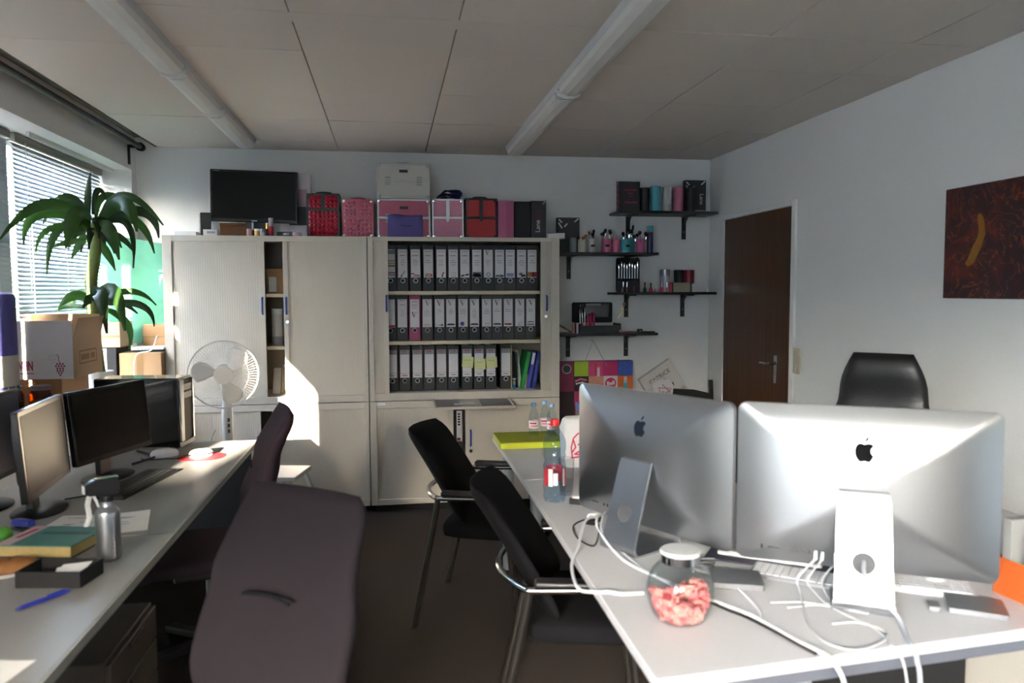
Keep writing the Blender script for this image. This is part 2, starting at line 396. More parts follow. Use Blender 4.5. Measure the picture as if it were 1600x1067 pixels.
cabUL = cabinet('upper grey shutter cabinet left of the binders with doors nearly closed', -1.40, -.143, .762, 1.84, -1.344, -.174, .807, 1.804,
    [dict(x0=-1.344, x1=-.785, lead=-.785, side='l', hx=-.803, hz=(1.341, 1.447)), dict(x0=-.672, x1=-.174, lead=-.672, side='r', hx=-.655, hz=(1.341, 1.447), lock=(-.65, 1.29))], [1.471, 1.131], 0)
cabUR = cabinet('upper grey shutter cabinet standing open with three rows of binders', -.137, 1.138, .762, 1.84, -.103, 1.079, .812, 1.812,
    [dict(x0=-.103, x1=-.007, lead=-.007, side='l', hx=-.021, hz=(1.355, 1.456)), dict(x0=1.009, x1=1.079, lead=1.009, side='r', hx=1.05, hz=(1.352, 1.451), lock=(1.043, 1.312))], [1.485, 1.152], 0)
cabLL = cabinet('lower grey shutter cabinet under the left cabinet behind the fan', -1.40, -.143, .065, .758, -1.344, -.166, .105, .715,
    [dict(x0=-1.344, x1=-.83, lead=-.83, side='l', hx=-.85, hz=(.45, .55)), dict(x0=-.76, x1=-.166, lead=-.76, side='r', hx=-.74, hz=(.45, .55))], [.40], .043)
cabLR = cabinet('lower grey shutter cabinet under the open binder cabinet behind black chair', -.137, 1.138, .065, .758, -.092, 1.079, .103, .712,
    [dict(x0=-.092, x1=.412, lead=.412, side='l', hx=.20, hz=(.44, .55)), dict(x0=.492, x1=1.079, lead=.492, side='r', hx=.527, hz=(.443, .551), lock=(.527, .41))], [.345], .043)
lb = MB().box(-.027, -.001, -.010, .027, 0, .010); tag(lb.build('sticker', m_paper, None, (-.064, YC, .743)), 'small white sticker on the lower right cabinet frame', 'sticker')
# pull-out tray with papers
ty = thing('pull_out_tray', 'flat grey pull-out tray below the binders holding papers', 'tray', (.53, 5.13, .752), rot=(math.radians(3.5), 0, 0))
tb = MB(); tb.box(-.255, -.265, 0, .255, .019, .008); tb.box(-.255, -.265, .008, .255, -.258, .018); tb.box(-.255, -.258, .008, -.248, .019, .018); tb.box(.248, -.258, .008, .255, .019, .018)
tb.build('tray_base', m_cab, ty, bevel=.001)
MB().box(-.24, -.25, .008, -.085, .0, .011).build('mat', m_steel, ty)
MB().box(.05, -.25, .008, .24, .0, .011).build('mat', m_steel, ty)
p1 = MB(); p1.box(-.07, -.05, 0, .07, .05, .002); p1.box(-.02, -.012, .002, .03, -.008, .0024, 1)
tag(p1.build('paper_sheet', [m_paper, m_ink], None, (.47, 5.0, .7535), .1), 'white sheet lying on the pull-out tray below the binders', 'paper')

# ---------------------------------------------------------------- lever-arch binders
m_bind = mat('binder_black', '#232426', .5, var=.12, scale=14)
m_bindred = mat('binder_magenta', '#8a2f58', .45)
m_note = mat('sticky_note', '#cfd196', .8)
m_hgrey = mat('label_header_grey', '#9a979c', .7)
BW, BH, BD = .077, .306, .275
proto = thing('lever_arch_binder', 'x', 'binder')
bb = MB(); bb.box(-BW/2, 0, 0, -BW/2+.003, BD, BH); bb.box(BW/2-.003, 0, 0, BW/2, BD, BH); bb.box(-BW/2+.003, 0, 0, BW/2-.003, .003, BH)
p_body = bb.build('cover', m_bind, proto, bevel=.0012, seg=1)
p_pages = MB().box(-BW/2+.009, .012, .006, BW/2-.012, BD-.012, BH-.012).build('pages', m_paper, proto)
p_lab = MB().box(-.0308, -.0012, .0905, .0308, 0, .2785).build('spine_label', m_label, proto)
p_ring = MB().ring((0, -.001, .070), (0, 1, 0),   .0138, .0026, 20, 6).build('finger_ring', mat('ring_silver', '#c9c9c9', .35, .4), proto)
p_hole = MB().lathe([(.0118, 0), (.0118, .0008)], 16).build('finger_hole', m_blackmatt, proto, (0, -.0001, .070), rot=(PI/2, 0, 0))
PM = [m_ink, m_inkdark, m_red, m_blue, mat('print_pink', '#d08a98', .7), mat('print_orange', '#c98a58', .7), mat('print_teal', '#37616e', .7), m_hgrey, mat('print_green', '#8a9a4a', .7)]
def q(t, x0, z0, x1, z1, m): t.add([(x0, -.0016, z0), (x1, -.0016, z0), (x1, -.0016, z1), (x0, -.0016, z1)], [(0, 1, 2, 3)], m)
def pq(t, pts, m): t.add([(x, -.0016, z) for x, z in pts], [tuple(range(len(pts)))], m)
def lines(t, rows, m=1):
    for z, w_, h_ in rows:
        x = -w_/2
        while x < w_/2:
            dx = random.uniform(.002, .006); q(t, x, z, min(x+dx, w_/2), z+h_*random.uniform(.6, 1), m); x += dx+.0009
def vlogo(t, cx, zt, w_, m=1):
    h_ = w_*1.15
    pq(t, [(cx-w_/2, zt), (cx-w_/2+w_*.2, zt), (cx+w_*.10, zt-h_*.86), (cx, zt-h_)], m)
    pq(t, [(cx+w_/2-w_*.05, zt), (cx+w_/2, zt), (cx+.01*w_, zt-h_), (cx-.02*w_, zt-h_)], m)
    pq(t, [(cx+.02*w_, zt), (cx+.09*w_, zt), (cx+.05*w_, zt-h_*.8), (cx+.02*w_, zt-h_*.8)], m)
    q(t, cx-w_*.6, zt-.0008, cx-w_*.18, zt+.0006, m); q(t, cx-w_*.05, zt-.0008, cx+w_*.6, zt+.0006, m)
def header(t):
    lines(t, [(.262, .046, .007)], 7); lines(t, [(.236, .036, .005)], 0); q(t, -.024, .2345, .014, .2358, 0)
def disc(t, cx, cz, r, m, n=14, r0=0):
    if r0:
        for i in range(n):
            a, b_ = 2*PI*i/n, 2*PI*(i+1)/n
            pq(t, [(cx+r0*math.cos(a), cz+r0*math.sin(a)), (cx+r*math.cos(a), cz+r*math.sin(a)), (cx+r*math.cos(b_), cz+r*math.sin(b_)), (cx+r0*math.cos(b_), cz+r0*math.sin(b_))], m)
    else: pq(t, [(cx+r*math.cos(2*PI*i/n), cz+r*math.sin(2*PI*i/n)) for i in range(n)], m)
def art(kind, t):
    if kind == 'brush':
        pq(t, [(-.016, .096), (-.010, .093), (-.002, .106), (-.008, .110)], 1); pq(t, [(-.008, .110), (-.002, .106), (.010, .122), (.006, .125)], 8); pq(t, [(.006, .125), (.010, .122), (.017, .132), (.013, .136)], 2)
    elif kind == 'rosy':
        q(t, -.03, .094, .03, .100, 4); q(t, -.03, .112, -.008, .120, 2); q(t, -.012, .103, .026, .110, 0); q(t, .014, .094, .03, .099, 2)
    elif kind == 'bottles':
        for i, mm in enumerate((8, 5, 4, 2)): q(t, -.022+.012*i, .095, -.012+.012*i, .112+.004*(i % 2), mm)
        q(t, -.022, .113, .018, .119, 7)
    elif kind == 'lipstick': pq(t, [(.002, .094), (.010, .094), (.012, .112), (.004, .112)], 1); pq(t, [(.004, .112), (.012, .112), (.022, .124), (.012, .128)], 2)
    elif kind == 'sketch': disc(t, 0, .110, .017, 0, 14, .0155); disc(t, .006, .106, .009, 0, 12, .008)
    elif kind == 'clip': pq(t, [(-.026, .095), (-.002, .102), (-.004, .111), (-.028, .106)], 1); pq(t, [(.002, .103), (.028, .106), (.026, .117), (.004, .113)], 1)
    elif kind == 'car': q(t, -.028, .092, .028, .128, 6); q(t, -.026, .096, .026, .112, 2); q(t, -.012, .112, .018, .120, 2)
    elif kind == 'ring': disc(t, 0, .112, .013, 1, 18, .0095)
    elif kind == 'bars': q(t, -.027, .095, .0, .109, 0); q(t, .0, .095, .027, .109, 3); q(t, -.010, .1, .006, .106, 8)
    elif kind == 'bluegrid':
        for i in range(3): q(t, -.025, .098+i*.008, .025, .103+i*.008, 3)
    elif kind == 'hands': pq(t, [(-.02, .12), (.002, .125), (.01, .108), (-.014, .106)], 0); pq(t, [(-.004, .108), (.024, .112), (.028, .100), (.0, .094)], 1)
    elif kind == 'photo': q(t, -.03, .094, .0, .128, 5); q(t, .0, .094, .03, .128, 2); q(t, -.014, .098, .012, .124, 1); q(t, -.03, .118, -.018, .128, 8)
    elif kind == 'emblem': disc(t, -.006, .112, .014, 3)
    elif kind == 'redbar': q(t, -.026, .103, .024, .112, 2); q(t, -.022, .1, .02, .103, 1)
    elif kind == 'darkbar': q(t, -.026, .102, .026, .110, 1); q(t, -.02, .110, .02, .114, 3)
    elif kind == 'squares': disc(t, -.018, .105, .007, 0, 12, .006); q(t, .010, .098, .024, .110, 3); q(t, -.004, .100, .008, .107, 7)
    elif kind == 'swirl': disc(t, .004, .110, .012, 0, 12, .010); disc(t, -.006, .102, .007, 0, 12, .0055)
    elif kind == 'stamp':
        for i in range(4): q(t, -.02+.002*i, .098+.006*i, .02, .100+.006*i, 7)
def binder(x, z, y, label, printer, red=False, first=[True]):
    r = thing('lever_arch_binder', label, 'binder', (x, y, z), 0, None)
    for s in (p_body, p_pages, p_lab, p_ring, p_hole):
        o = inst(s, r)
        if red and s is p_body:
            o.data = s.data.copy(); o.data.materials[0] = m_bindred
        if s is p_lab: lab = o
    t = MB(); printer(t)
    if t.v: t.build('label_print', PM, lab)['kind'] = 'stuff'
    return r
px2x = lambda zx: .521+(zx/5.517+580-730)*.00433+.031
row1 = [('colour strips', 135), ('brush', 238), ('rosy', 347), ('bottles', 455), ('lipstick', 565), ('sketch', 668), ('clip', 768), ('car', 873), ('ring', 972), ('bars', 1070), ('bluegrid', 1163), ('hands', 1263), ('photo', 1357)]
D1 = dict(brush='a slanted brush picture', rosy='a rosy make-up picture', bottles='a row of coloured bottles', lipstick='a red lipstick picture', sketch='a thin line sketch', clip='two black slanted shapes', car='a red picture on dark blue', ring='a V emblem and a dark ring', bars='a grey and blue bar', bluegrid='three pale blue stripes', hands='a black and grey sketch', photo='a brown and red photo')
for i, (k, zx) in enumerate(row1):
    def pr_(t, k=k, i=i):
        if k == 'colour strips':
            for zz, mm in ((.262, 1), (.25, 1), (.2, 8), (.18, 5), (.165, 1), (.12, 2), (.105, 0)): q(t, -.02, zz, .03, zz+.007, mm)
            return
        if k == 'ring': vlogo(t, -.006, .272, .026)
        else: header(t)
        z = .19
        lines(t, [(z+.014, random.uniform(.02, .034), .0035), (z, random.uniform(.03, .044), .0035)]+([(z-.016, random.uniform(.018, .04), .0035)] if i % 3 else []), 1)
        art(k, t)
    lab = 'black binder with colour strips, half hidden at left of top row' if i == 0 else 'black binder with %s, %s from left in top row' % (D1[k], ORD[i])
    binder(px2x(zx), 1.485, 5.25+random.uniform(-.006, .006), lab, pr_)
row2 = [('redfoot', 128), ('plain', 230), ('mag', 335), ('redbar2', 442), ('squares', 547), ('darkbar', 645), ('emblem', 750), ('darkbar2', 848), ('stamp', 955), ('bars2', 1047), ('redbar', 1145), ('swirl', 1246), ('lastbar', 1345)]
D2 = dict(plain='a nearly plain label', redbar2='a faint red footer', squares='a small blue square', darkbar='a grey and navy footer', emblem='a round navy emblem', darkbar2='five text lines', stamp='a faint grey stamp', bars2='dark text and black footer', redbar='a red and black footer', swirl='a grey swirl mark', lastbar='two dark footer lines')
for i, (k, zx) in enumerate(row2):
    def pr_(t, k=k, i=i):
        if k == 'redfoot': q(t, -.03, .092, .03, .106, 2); lines(t, [(.2, .05, .003)], 0); return
        if k == 'plain': lines(t, [(.268, .04, .004), (.24, .036, .005), (.2, .014, .003), (.185, .012, .003), (.17, .024, .003)], 0); return
        if k == 'mag':
            for zz in (.265, .256, .24, .232, .218): lines(t, [(zz, .036, .004)], 0)
            vlogo(t, -.004, .192, .032); return
        vlogo(t, random.uniform(-.004, .004), .272, .034, 0 if k in ('redbar2', 'darkbar', 'stamp', 'redbar') else 1)
        n = 5 if k == 'darkbar2' else random.randint(2, 4)
        lines(t, [(.205-.013*j, random.uniform(.02, .046), .0035) for j in range(n)], 1 if i > 4 else 0)
        if k == 'redbar2': q(t, -.026, .106, .02, .109, 0); q(t, -.026, .096, .026, .1, 4)
        elif k == 'lastbar': q(t, -.024, .118, .022, .123, 1); q(t, -.026, .1, .024, .106, 1)
        else: art({'darkbar2': 'darkbar', 'bars2': 'darkbar'}.get(k, k), t)
    if k == 'mag': lab = 'magenta binder, the only coloured binder in the middle row'
    elif i == 0: lab = 'black binder with red label foot, half hidden at left of middle row'
    else: lab = 'black binder with %s, %s from left in middle row' % (D2[k], ORD[i])
    binder(px2x(zx), 1.152, 5.25+random.uniform(-.006, .006), lab, pr_, red=(k == 'mag'))
row3 = [140, 245, 353, 455, 560, 662, 782, 887, 990, 1122]
for i, zx in enumerate(row3):
    def pr_(t):
        q(t, -.0308, .248, .0308, .2785, 7)
        x = -.018
        for wd in (.007, .006, .008, .006, .007): q(t, x, .262, x+wd-.001, .273+random.uniform(-.002, .001), 2); x += wd
        lines(t, [(.252, .03, .004)], 1); q(t, -.0308, .120, .0308, .1215, 0); lines(t, [(.104, .036, .007)], 0)
    note = i in (6, 7, 8)
    if i == 0: lab = 'black binder with red header, half hidden at left of bottom row'
    elif note: lab = 'black binder with red header behind the %s yellow sticky note' % ORD[i-6]
    elif i == 9: lab = 'black binder with red header standing apart at the right of the bottom row'
    else: lab = 'black binder with red label header, %s from left in bottom row' % ORD[i]
    x = px2x(zx); binder(x, .815 if False else .812, 5.25+random.uniform(-.005, .005), lab, pr_)
    if note:
        z0 = {6: .155, 7: .138, 8: .150}[i]+.812; tl = {6: -.12, 7: .0, 8: .05}[i]
        n = MB(); c0, s0 = math.cos(tl), math.sin(tl)
        g = [[(u*c0-v*s0, -.004-.006*((.5-v/.074))**2, u*s0+v*c0) for u in (-.038, -.013, .013, .038)] for v in (-.037, -.012, .012, .037)]
        vs = [p for r in g for p in r]; n.add(vs, [(a*4+b, a*4+b+1, a*4+b+5, a*4+b+4) for a in range(3) for b in range(3)])
        n.add([(-.025, -.0062, .012), (.02, -.0062, .012), (.02, -.0062, .0138), (-.025, -.0062, .0138)], [(0, 1, 2, 3)], 1)
        tag(n.build('sticky_note', [m_note, m_ink], None, (x+.004, 5.243, z0+.037)), 'yellow sticky note stuck on binder label, %s of the three' % ('leftmost', 'middle one', 'rightmost')[i-6], 'note', 'sticky notes on the bottom row')
for o in list(proto.children): bpy.data.objects.remove(o)
bpy.data.objects.remove(proto)
# right end of the bottom row
zb = .812
def solo(mb, name, mats, label, cat, loc=(0, 0, 0), rz=0, bevel=0, group=None, rot=None, seg=2, ang=40):
    return tag(mb.build(name, mats, None, loc, rz, bevel, seg, ang, rot), label, cat, group)
m_pale = mat('pale_folder', '#b9ae86', .7); m_greenf = mat('green_folder', '#1d8a3c', .4); m_bluef = mat('blue_folder', '#3a3f9e', .45)
fx = lambda zx: .521+(zx/5.517+580-730)*.00433
solo(MB().box(-.004, 0, 0, .004, .24, .302), 'cardboard_folder', m_pale, 'thin pale folder standing right of the last binder', 'folder', (fx(1211), 5.245, zb), bevel=.001)
o = solo(MB().box(-.022, 0, 0, .022, .25, .25), 'black_folder', m_blackmatt, 'dark folder behind the small blue bottle', 'folder', (fx(1255), 5.30, zb), bevel=.002)
bt = thing('small_bottle', 'tiny clear and blue bottle standing before the dark folder', 'bottle', (fx(1233), 5.235, zb))
MB().lathe([(.006, 0), (.009, .002), (.009, .028), (.006, .03)], 12).build('bottle_base', mat('blue_liquid', '#2f78a8', .25), bt)
MB().lathe([(.008, .03), (.009, .05), (.0055, .058), (.0055, .066)], 12).build('bottle_neck', mat('clear_plastic_grey', '#9a9fa6', .2), bt)
MB().box(-.010, -.008, .066, .012, .008, .073).build('cap', m_white, bt, bevel=.001)
def lean(name, label, x, w_, h_, d_, tilt, mt, y, spine=None):
    r = thing(name, label, 'folder', (x, y, zb), rot=(0, tilt, 0), group='leaning folders')
    t = MB(); t.box(0, 0, 0, w_, .002, h_); t.box(0, .002, 0, .002, d_, h_); t.box(w_-.002, .002, 0, w_, d_, h_)
    t.build('cover', mt, r, bevel=.001, seg=1); MB().box(.003, .004, .003, w_-.003, d_-.006, h_-.004).build('pages', m_paper, r)
    if spine: MB().box(.003, -.0012, spine[0], w_-.003, 0, spine[1]).build('spine_label', spine[2], r)
    return r
lean('leaning_folder', 'white folder leaning at the left of the green one', fx(1282), .026, .262, .22, -.10, m_white, 5.30)
lean('leaning_folder', 'bright green folder leaning on the bottom row', fx(1290), .026, .262, .235, .20, m_greenf, 5.25)
lean('leaning_folder', 'cream booklet wedged between green and blue folders', fx(1327), .008, .10, .2, .16, m_pale, 5.25)
lean('leaning_folder', 'violet blue folder with white spine label', fx(1345), .024, .258, .235, .17, m_bluef, 5.25, (.17, .25, m_label))
lean('leaning_folder', 'dark blue folder leaning at the right cabinet wall', fx(1390), .024, .255, .235, .17, mat('blue_folder_dark', '#2b3482', .45), 5.25, (.05, .2, mat('blue_print', '#4b54a8', .6)))
# binder seen in the lower cabinet gap
bl = thing('lever_arch_binder', 'black binder with a small flag label inside the lower cabinet', 'binder', (.452, 5.24, .370))
MB().box(-.038, 0, 0, .038, .27, .318).build('cover', m_bind, bl, bevel=.002)
sl = MB().box(-.012, -.0012, .09, .026, 0, .30).build('spine_label', m_label, bl)
t = MB(); q(t, -.01, .106, .014, .114, 1); q(t, -.01, .098, .014, .106, 2); q(t, -.01, .092, .014, .098, 5)
for k in range(5): q(t, -.004, .2+k*.018, .012, .212+k*.018, 1)
t.build('label_print', PM, sl)
MB().ring((0, -.001, .06), (0, 1, 0), .012, .002, 18, 6).build('finger_ring', m_chrome, bl)
# things in the gap of the left cabinet
bx = thing('cardboard_box', 'small brown box in the gap of the left cabinet, top compartment', 'box', (-.735, 5.37, 1.471))
MB().box(-.06, -.09, 0, .06, .03, .165).build('body', m_card, bx, bevel=.002)
MB().box(-.045, -.0912, .012, .004, -.09, .11).build('white_label', m_paper, bx)
o = thing('paper_roll', 'white roll standing in the gap of the left cabinet, middle compartment', 'roll', (-.733, 5.30, 1.131))
MB().lathe([(.036, .0), (.036, .20), (.034, .205)], 20).build('roll_sheet', m_cardw, o); MB().lathe([(.0365, .0), (.0365, .06)], 20).build('grey_foot', m_hgrey, o); MB().lathe([(.037, .205), (.037, .24), (.034, .243)], 20).build('cap', m_white, o)
o = thing('white_packet', 'white packet leaning in the gap of the left cabinet, bottom compartment', 'packet', (-.752, 5.30, .807), rot=(-.05, .06, 0))
MB().box(-.024, 0, 0, .026, .1, .17).build('body', m_cardw, o, bevel=.002); MB().box(.03, .02, 0, .045, .12, .20).build('insert', m_pale, o, bevel=.001)
# ---------------------------------------------------------------- left desks
m_leg = mat('desk_leg', '#5a5c60', .4, .6)
def left_desk(y0, y1, label):
    d = thing('office_desk', label, 'desk', (-1.085, (y0+y1)/2, F), 0, 'desks along the window')
    h = (y1-y0)/2-.0015
    MB().box(-.405, -h, DZ-F-.026, .40, h, DZ-F).build('desktop', m_desk, d, bevel=.003)
    MB().box(.40, -h, DZ-F-.026, .4035, h, DZ-F-.001).build('edge_band', m_edge, d)
    for s in (-1, 1):
        y = s*(h-.10)
        t = MB(); t.box(-.37, y-.03, .03, -.31, y+.03, DZ-F-.05); t.build('leg', m_leg, d, bevel=.003)
        t = MB(); t.box(-.38, y-.035, 0, -.24, y+.035, .03); t.build('foot', m_leg, d, bevel=.006)
        t = MB(); t.box(-.36, y-.025, DZ-F-.05, .30, y+.025, DZ-F-.026); t.build('bracket', m_leg, d)
    MB().box(-.30, -h+.13, .45, -.285, h-.13, .66).build('modesty_panel', m_darkgrey, d)
    return d
d1_ = left_desk(.95, 2.55, 'grey left desk nearest the camera carrying the silver bottle and papers')
d2_ = left_desk(2.552, 4.13, 'grey left desk farther back carrying the monitors and black tower')
MB().box(-.40, -.795, 0, .36, -.77, DZ-F-.027).build('side_panel', m_darkgrey, d1_); MB().box(-.40, .765, 0, .37, .786, DZ-F-.027).build('side_panel', m_darkgrey, d2_)
m_pedw = mat('pedestal_wood', '#4b4138', .5, var=.15, scale=18)
pd = thing('drawer_pedestal', 'dark low drawer pedestal under the near left desk', 'pedestal', (-1.02, 2.36, F))
MB().box(-.27, -.21, .04, .255, .21, .475).build('body', m_pedw, pd, bevel=.003)
for k in range(4):
    o = MB().box(.255, -.205, .05+k*.106, .27, .205, .149+k*.106).build('drawer', m_pedw, pd, bevel=.003)
    MB().box(.27, -.06, .125+k*.106, .276, .06, .14+k*.106).build('handle', m_darkgrey, o, bevel=.002)
for sx in (-.22, .2):
    for sy in (-.17, .17): MB().cyl((sx, sy-.012, .02), (sx, sy+.012, .02), .02, n=14).build('castor', m_black, pd)
mat('packing_tape', '#8f6d45', .3)
# ---------------------------------------------------------------- right desks
def slab(mb, poly, z0, z1, m=0): return mb.prism(poly, ((0, 0, 0), (1, 0, 0), (0, 1, 0), (0, 0, 1)), z0, z1, m)
LP = [(.505, 1.411), (2.1, 1.562), (2.1, 2.40), (1.36, 2.40), (1.345, 3.045), (.525, 3.045)]
rd = thing('corner_desk', 'white corner desk at right carrying both silver computers and the sweet jar', 'desk', (0, 0, F))
slab(MB(), LP, DZ-F-.025, DZ-F).build('desktop', m_deskw, rd, bevel=.002)
MB().bar((.56, 1.475, DZ-F-.05), (2.06, 1.617, DZ-F-.05), .03, .048).build('apron', mat('apron_blue_grey', '#6b6e78', .45, .3), rd)
MB().bar((.60, 1.55, DZ-F-.05), (.60, 3.0, DZ-F-.05), .03, .048).build('apron', MATS['apron_blue_grey'], rd)
MB().box(1.12, 2.02, .02, 1.69, 2.035, DZ-F-.03).build('modesty_panel', m_blackmatt, rd)
m_legw = mat('leg_light_grey', '#a8acb4', .35, .5)
for x, y in ((.97, 1.70), (2.06, 1.70), (2.06, 2.34), (1.0, 2.98), (1.25, 2.98)):
    o = MB().cyl((x, y, .01), (x, y, DZ-F-.03), .03, n=20).build('leg', m_legw, rd)
    MB().lathe([(.036, 0), (.036, .012), (.03, .016)], 20, (x, y, 0)).build('foot', m_black, o)
MB().box(1.115, 1.585, DZ-F-.115, 1.15, 1.62, DZ-F-.03).build('cable_bracket', m_legw, rd, bevel=.002)
rd2 = thing('office_desk', 'white right desk farther back carrying the lime box and bottles', 'desk', (.927, 3.53, F), 0)
h = .48
MB().box(-.402, -h, DZ-F-.025, .418, h, DZ-F).build('desktop', m_deskw, rd2, bevel=.002)
for sy in (-1, 1): MB().box(-.34, sy*.42-.02, DZ-F-.07, .36, sy*.42+.02, DZ-F-.026).build('apron', MATS['apron_blue_grey'], rd2)
for sx in (-.33, .35):
    for sy in (-.4, .4):
        o = MB().cyl((sx, sy, .01), (sx, sy, DZ-F-.03), .03, n=20).build('leg', m_legw, rd2)
        MB().lathe([(.036, 0), (.036, .012), (.03, .016)], 20, (sx, sy, 0)).build('foot', m_black, o)
gp = thing('drawer_pedestal', 'light grey drawer pedestal under the right corner desk', 'pedestal', (1.86, 1.98, F))
MB().box(-.14, -.26, .03, .14, .26, .58).build('body', m_cab, gp, bevel=.003)
for k in range(3):
    o = MB().box(-.137, .26, .04+k*.178, .137, .275, .21+k*.178).build('drawer', m_cab, gp, bevel=.003)
    MB().box(-.07, .275, .17+k*.178, .07, .283, .19+k*.178).build('handle', m_darkgrey, o, bevel=.002)
MB().box(-.13, -.25, 0, .13, .25, .03).build('plinth', m_black, gp)
# ---------------------------------------------------------------- chairs
m_mauve = mat('mauve_fabric', '#231f23', .95, var=.10, scale=30, bump=.5, bscale=500, spec=.08)
m_mauve2 = mat('dark_mauve_fabric', '#392e34', .95, var=.10, scale=30, bump=.5, bscale=500, spec=.08)
m_blackfab = mat('black_fabric', '#121214', .9, var=.15, scale=40, bump=.4, bscale=500, spec=.1)
def sring(cx, w_, t_, z, n=28, e=3.2, tl=0.):
    out = []
    for i in range(n):
        a = 2*PI*i/n; c, s = math.cos(a), math.sin(a)
        y = math.copysign(abs(c)**(2/e), c)*w_/2; x = math.copysign(abs(s)**(2/e), s)*t_/2
        out.append((cx+x-.10*(abs(y)/.22)**2*0+.03*(abs(y)/.22)**2, y, z+tl*x))
    return out
def interp(tab, z):
    for (z0, v0), (z1, v1) in zip(tab, tab[1:]):
        if z <= z1:
            t = (z-z0)/(z1-z0); t = t*t*(3-2*t); return v0+(v1-v0)*t
    return tab[-1][1]
def office_chair(label, loc, rz, fab, wtop=.37, wlow=.45):
    c = thing('office_chair', label, 'chair', loc, rz, 'mauve office chairs')
    rings = []
    z0, z1 = .46, 1.0
    N = 22
    for i in range(N+1):
        u = i/N; z = z0+(z1-z0)*u
        cx = interp([(.46, -.185), (.60, -.17), (.80, -.225), (1.0, -.30)], z)
        wd = interp([(.46, wlow*.86), (.56, wlow), (.70, wlow*.98), (1.0, wtop)], z); th = interp([(.46, .05), (.60, .085), (.80, .07), (1.0, .055)], z)
        e = min(u, 1-u)*N
        k = 1.0 if e >= 3 else math.sqrt(1-((3-e)/3)**2*.98)
        kw = 1.0 if e >= 3 else 1-.13*((3-e)/3)**2.5
        rings.append(sring(cx, wd*kw, th*max(k, .12), z))
    o = MB().loft(rings).build('backrest', fab, c, ang=80)
    cr = MB(); cr.tube([(-.148, -.07, .785), (-.152, 0, .792), (-.148, .07, .785)], .004, 6, smooth=4); cr.build('stitched_crease', m_blackfab, o)
    st = []
    for x, w_, in ((-.22, .30), (-.2, .40), (-.1, .46), (.1, .48), (.2, .46), (.25, .40), (.27, .28)):
        st.append([(x, math.copysign(abs(math.cos(a))**.6, math.cos(a))*w_/2, .455+math.copysign(abs(math.sin(a))**.7, math.sin(a))*.04-(.02 if x > .22 else 0)) for a in [2*PI*i/20 for i in range(20)]])
    MB().loft(st).build('seat', fab, c, ang=80)
    MB().box(-.16, -.12, .375, .14, .12, .41).build('seat_mechanism', m_black, c, bevel=.01)
    b = MB(); b.tube([(-.12, 0, .40), (-.24, 0, .42), (-.265, 0, .52), (-.255, 0, .66)], .02, 10, smooth=4); b.build('back_bar', m_black, c)
    MB().cyl((0, 0, .10), (0, 0, .38), .026, n=16).build('gas_column', m_black, c)
    for k in range(5):
        a = 2*PI*k/5+.3; d = Vector((math.cos(a), math.sin(a), 0))
        o = MB().bar(Vector((0, 0, .105)), d*.29+Vector((0, 0, .075)), .045, .03).build('base_leg', m_black, c, bevel=.006)
        e = d*.285; t = Vector((-d.y, d.x, 0))
        MB().cyl(e+t*.022+Vector((0, 0, .028)), e-t*.022+Vector((0, 0, .028)), .028, n=16).build('castor', m_blackmatt, o)
    return c
office_chair('grey-mauve office chair in the near foreground with a creased backrest', (-.37, 1.62, F), math.radians(-127), m_mauve)
office_chair('dark mauve office chair seen edge-on at the far end of the left desk', (-.70, 3.13, F), math.radians(194), m_mauve2)
m_legd = mat('leg_dark_chrome', '#5a5552', .3, .9)
def armchair(label, loc, rz):
    c = thing('conference_chair', label, 'chair', loc, rz, 'black conference chairs')
    za = .585
    arc = [(0, .30, za), (-.05, .22, za-.005), (-.095, .11, za-.01), (-.11, 0, za-.012), (-.095, -.11, za-.01), (-.05, -.22, za-.005), (0, -.30, za)]
    MB().tube(arc, .011, 10, smooth=5).build('back_hoop', m_chrome, c)
    for s in (1, -1):
        o = MB().tube([(0, s*.30, za), (.30, s*.30, za+.008)], .011, 10).build('arm_tube', m_chrome, c)
        MB().box(.02, s*.30-.024, za+.011, .31, s*.30+.024, za+.035).build('arm_pad', m_black, o, bevel=.01, seg=3)
        MB().tube([(.004, s*.30, za), (-.02, s*.295, .45), (-.12, s*.27, 0)], .0125, 10, smooth=4).build('leg', m_legd, c)
        MB().tube([(.29, s*.30, za), (.31, s*.295, .40), (.35, s*.28, 0)], .0125, 10, smooth=4).build('leg', m_legd, c)
    st = []
    for x, w_, h_ in ((-.005, .40, .05), (.01, .46, .075), (.08, .49, .085), (.38, .49, .085), (.44, .46, .075), (.46, .40, .045)):
        st.append([(x, math.copysign(abs(math.cos(a))**.45, math.cos(a))*w_/2, .425+math.copysign(abs(math.sin(a))**.5, math.sin(a))*h_/2) for a in [2*PI*i/24 for i in range(24)]])
    MB().loft(st).build('seat', m_blackfab, c, ang=80)
    rings = []; N = 18
    for i in range(N+1):
        u = i/N; z = .455+u*.39
        cx = .03-.23*u**1.15; wd = .46-.03*u; e = min(u, 1-u)*N
        k = 1.0 if e >= 3 else math.sqrt(1-((3-e)/3)**2*.98); kw = 1.0 if e >= 3 else 1-.10*((3-e)/3)**2.2
        rings.append([(x-.02*0+.035*(abs(y)/.22)**2, y, z_) for x, y, z_ in sring(cx, wd*kw, .05*max(k, .15), z, e=3.6)])
    MB().loft(rings).build('backrest', m_blackfab, c, ang=80)
    return c
armchair('black fabric armchair with chrome frame farther back before the cabinet', (.29, 3.535, F), math.radians(-20))
armchair('black fabric armchair with chrome hoop nearer, pushed to the white desk', (.455, 2.48, F), math.radians(-12.8))
